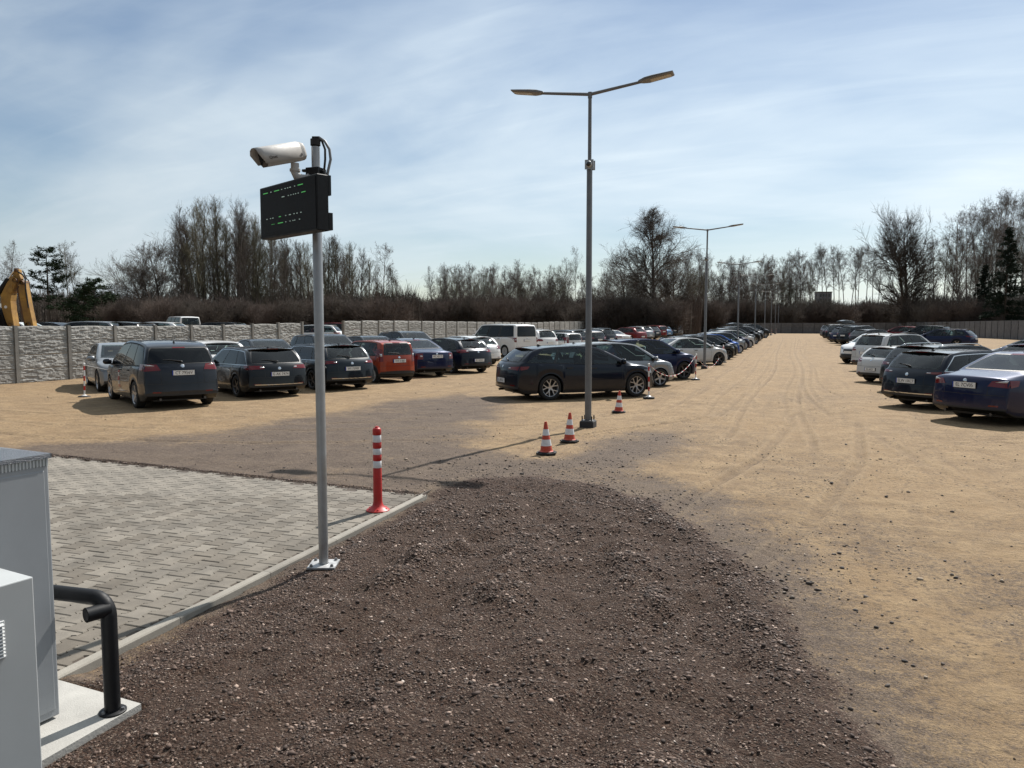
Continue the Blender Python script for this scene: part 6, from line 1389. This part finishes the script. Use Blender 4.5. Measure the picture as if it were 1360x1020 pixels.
for px, ty in [(915, 328), (922, 338), (930, 328), (938, 345), (948, 342), (957, 348), (966, 345), (976, 340), (985, 335), (993, 348), (1002, 342), (1011, 338), (1019, 335), (1028, 345), (1036, 338), (1045, 340), (1053, 336), (1062, 333), (1071, 338)]:
    for k in range(3): tree(B_(), px + rt.uniform(-4, 4), rt.uniform(160, 190), ty + rt.uniform(-3, 6) + k * 12, 'birch_tree', 'bare birch in the row behind the far lamp posts', GC, wide=.80)
GT = 'tall thin birches with bare lower trunks right of the lane'
ORD = ['leftmost', 'second', 'third', 'fourth', 'fifth', 'sixth', 'seventh', 'eighth', 'ninth', 'tenth', 'eleventh', 'twelfth']
for i_, (px, ty) in enumerate([(1086, 335), (1092, 331), (1099, 326), (1106, 326), (1113, 335), (1121, 333), (1128, 330), (1135, 328), (1143, 332), (1150, 328), (1158, 332), (1165, 336)]):
    tree('tallbirch%d' % rt.randrange(3), px + rt.uniform(-2, 2), rt.uniform(165, 185), ty, 'birch_tree', ORD[i_] + (' from the left' if i_ else '') + ' of the tall thin birches with bare lower trunks', GT, wide=.92)
tree('oak', 1208, 128, 292, 'oak_tree', 'broad dark oak with two trunks behind the right fence', wide=.66)
GE = 'tall bare birches at the right edge behind the fence'
for px, ty in [(1240, 312), (1249, 308), (1258, 300), (1266, 304), (1274, 285), (1281, 282), (1289, 275), (1297, 268), (1305, 285), (1312, 278), (1319, 265), (1326, 258), (1334, 264), (1342, 258), (1351, 262), (1360, 256), (1370, 262), (1381, 258), (1394, 262), (1408, 255)]:
    tree('birch%d' % rt.randrange(4) if px < 1280 else 'tallbirch%d' % rt.randrange(3), px + rt.uniform(-2, 2), rt.uniform(104, 128), ty, 'birch_tree', 'tall bare birch in the group at the right edge', GE, wide=.82)
    if px > 1280: tree('birch%d' % rt.randrange(4), px + rt.uniform(-4, 4), rt.uniform(108, 128), ty + rt.uniform(25, 60), 'birch_tree', 'tall bare birch in the group at the right edge', GE, wide=.9)
tree('spruce', 1332, 92, 300, 'spruce_tree', 'dark spruce behind the right fence near the picture edge', wide=1.0)
tree('spruce', 1374, 96, 318, 'spruce_tree', 'second dark spruce cut by the right edge of the picture', wide=1.0)
tree('spruce', 1305, 100, 350, 'spruce_tree', 'low dark spruce left of the tall spruce', wide=1.1)
GU = 'bare bushes under the trees behind the fences'
for px in list(range(150, 560, 13)) + list(range(560, 1200, 14)) + list(range(1200, 1420, 14)):
    d = rt.uniform(66, 76) if px < 540 else (rt.uniform(96, 108) if px < 900 else rt.uniform(152, 160) if px < 1195 else rt.uniform(94, 102)); ty = rt.uniform(396, 410) if px < 900 else rt.uniform(398, 408)
    if px > 1000: ty += 4
    tree('bush%d' % rt.randrange(2), px + rt.uniform(-4, 4), d, ty, 'bare_bush', ('dense bare bush under the tall stand behind the left fence' if px < 560 else 'dense bare bush at the foot of the young wood' if px < 900 else 'bare bush behind the far end fence' if px < 1195 else 'bare bush under the trees behind the right fence'), GU, wide=1.15)
# brushwood: the mass nobody could count, built as thin stems in depth
M_PALE = bark('pale_stems', (.13, .115, .10), (.20, .18, .155))
def brush(name, label, px0, px1, d0, d1, ty0, ty1, n, mt, rr=.02):
    PX_ = rng.uniform(px0, px1, n); D_ = rng.uniform(d0, d1, n); D_ = np.where(PX_ > 1185, np.maximum(D_, 1 / (1 / 133 + np.clip(PX_ - 1193, 0, 300) * (1 / 76 - 1 / 133) / 167) + 4 + (D_ - d0) * .4), D_); c_, s_ = math.cos(YAW), math.sin(YAW); lat = (PX_ - 680) / 1000 * D_; X = c_ * lat - s_ * D_; Y = s_ * lat + c_ * D_
    Z0 = hz(X, Y) - .2; edge = ty0 + (ty1 - ty0) * vnoise(PX_ * .06, D_ * .05, 1, 4) ; top = 2.0 + (433 - edge) / 1000 * D_ * rng.uniform(.55, 1.03, n); zb_ = Z0 + (top - Z0) * rng.choice([0, 0, 0, .25], n)
    ln = rng.normal(0, .04, (n, 2)); A = np.stack([X, Y, zb_], 1); B = np.stack([X + ln[:, 0] * (top - zb_), Y + ln[:, 1] * (top - zb_), top], 1)
    # side twigs
    t_ = rng.uniform(.3, 1, (n, 3)); S_ = [(A, B, np.full(n, rr), np.full(n, rr * .35))]
    for k in range(3):
        q = A + (B - A) * t_[:, k:k + 1]; a_ = rng.uniform(0, 6.28, n); l_ = rng.uniform(.5, 1.5, n); S_.append((q, q + np.stack([np.cos(a_) * l_ * .42, np.sin(a_) * l_ * .42, l_ * 1.2], 1), np.full(n, rr * .5), np.full(n, rr * .25)))
    pk = rng.random(n) < .18; ps = seg_mesh(name + '_stems', list(zip(A[pk] , B[pk], np.full(pk.sum(), rr * 1.3), np.full(pk.sum(), rr * .5))), M_PALE, 3); tag(link('pale_stems', ps), 'pale thin stems among the ' + label, 'stems', None, 'stuff')
    A = np.concatenate([s[0] for s in S_]); B = np.concatenate([s[1] for s in S_]); ra = np.concatenate([s[2] for s in S_]); rb2 = np.concatenate([s[3] for s in S_])
    o = link(name, seg_mesh(name, list(zip(A, B, ra, rb2)), mt, 3)); tag(o, label, 'brushwood', None, 'stuff')
brush('brushwood', 'dense bare brushwood behind the left fence', -60, 560, 80, 120, 388, 402, 9500, M_TWG, .04)
brush('brushwood', 'dense dark brushwood behind the long fence', 540, 930, 112, 160, 392, 404, 9000, M_TWR, .045)
brush('brushwood', 'distant brushwood behind the far fence', 900, 1260, 165, 230, 398, 410, 8000, M_TWG, .07)
brush('brushwood', 'brushwood behind the right fence', 1190, 1450, 100, 160, 385, 402, 5000, M_TWG, .045)
# wooded rise in the distance
def ridge(name, pxs, tops, d, depth, mt):
    b = MB(); fr = []; n_ = 160; P0 = []
    rg2 = np.random.default_rng(3)
    xs = np.linspace(pxs[0], pxs[-1], n_); ts = np.interp(xs, pxs, tops) + rg2.normal(0, .8, n_) + 1.2 * np.sin(xs * .05)
    V = []; rows = 9
    for j in range(rows):
        f = j / (rows - 1)
        for x_, ty in zip(xs, ts):
            dd = d + depth * f; X, Y = at(x_, dd); top = (433 - ty) / 1000 * d + 2; z = -1 + (top + 1) * math.sin(f * math.pi / 2) ** .8 + rg2.normal(0, .35)
            V.append((X, Y, z))
    F_ = [(j * n_ + i, j * n_ + i + 1, (j + 1) * n_ + i + 1, (j + 1) * n_ + i) for j in range(rows - 1) for i in range(n_ - 1)]
    b.v = V; b.f = F_; b.m = [0] * len(F_); return struct(b.obj(name, mt, None, True, recalc=False))
M_HILL = mat('far_wood_floor', (.040, .036, .028), .95, noise=.5, nscale=.25, bump=1.0, bscale=.8)
ridge('wooded_hill', [-200, 0, 150, 300, 560, 900, 1050, 1200, 1600], [402, 401, 398, 398, 400, 401, 402, 401, 398], 330, 120, M_HILL)
# conifer tops standing along that rise
segs = []; 
for i in range(900):
    px_ = rng.uniform(-150, 1500); dd = rng.uniform(330, 440); X, Y = at(px_, dd); ht = rng.uniform(5, 10); zt_ = 2 + (433 - 399) / 1000 * 330 * (dd - 330) / 110 * .9 + rng.uniform(-1, 1.5)
    n_ = 7
    for k in range(n_): segs.append((np.array([X, Y, zt_ - ht + ht * k / n_]), np.array([X, Y, zt_ - ht + ht * (k + 1.5) / n_]), 2.3 * (1 - k / n_) + .1, .15))
tag(link('distant_conifers', seg_mesh('distant_conifers', segs, M_NEED2, 6)), 'distant dark conifer wood along the horizon', 'wood', None, 'stuff')
xb2, yb2 = at(1092, 300); bl = thing('distant_building', 'small dark flat roofed tower block over the treeline', 'building', (xb2, yb2, 0), YAW)
b = MB(); b.box(-2.6, 2.6, -2, 2, 0, 15.2); b.obj('wall', mat('far_building_wall', (.10, .11, .13), .8), bl)
b = MB(); b.box(-2.75, 2.75, -2.15, 2.15, 15.2, 15.5); b.obj('roof', M_TRIM, bl)
for i in range(4):
    for k in range(2): b = MB(); b.box(-2.1 + i * 1.1, -1.4 + i * 1.1, -2.03, -2.0, 11.6 + k * 1.8, 12.8 + k * 1.8); b.obj('window', M_DOME, bl)
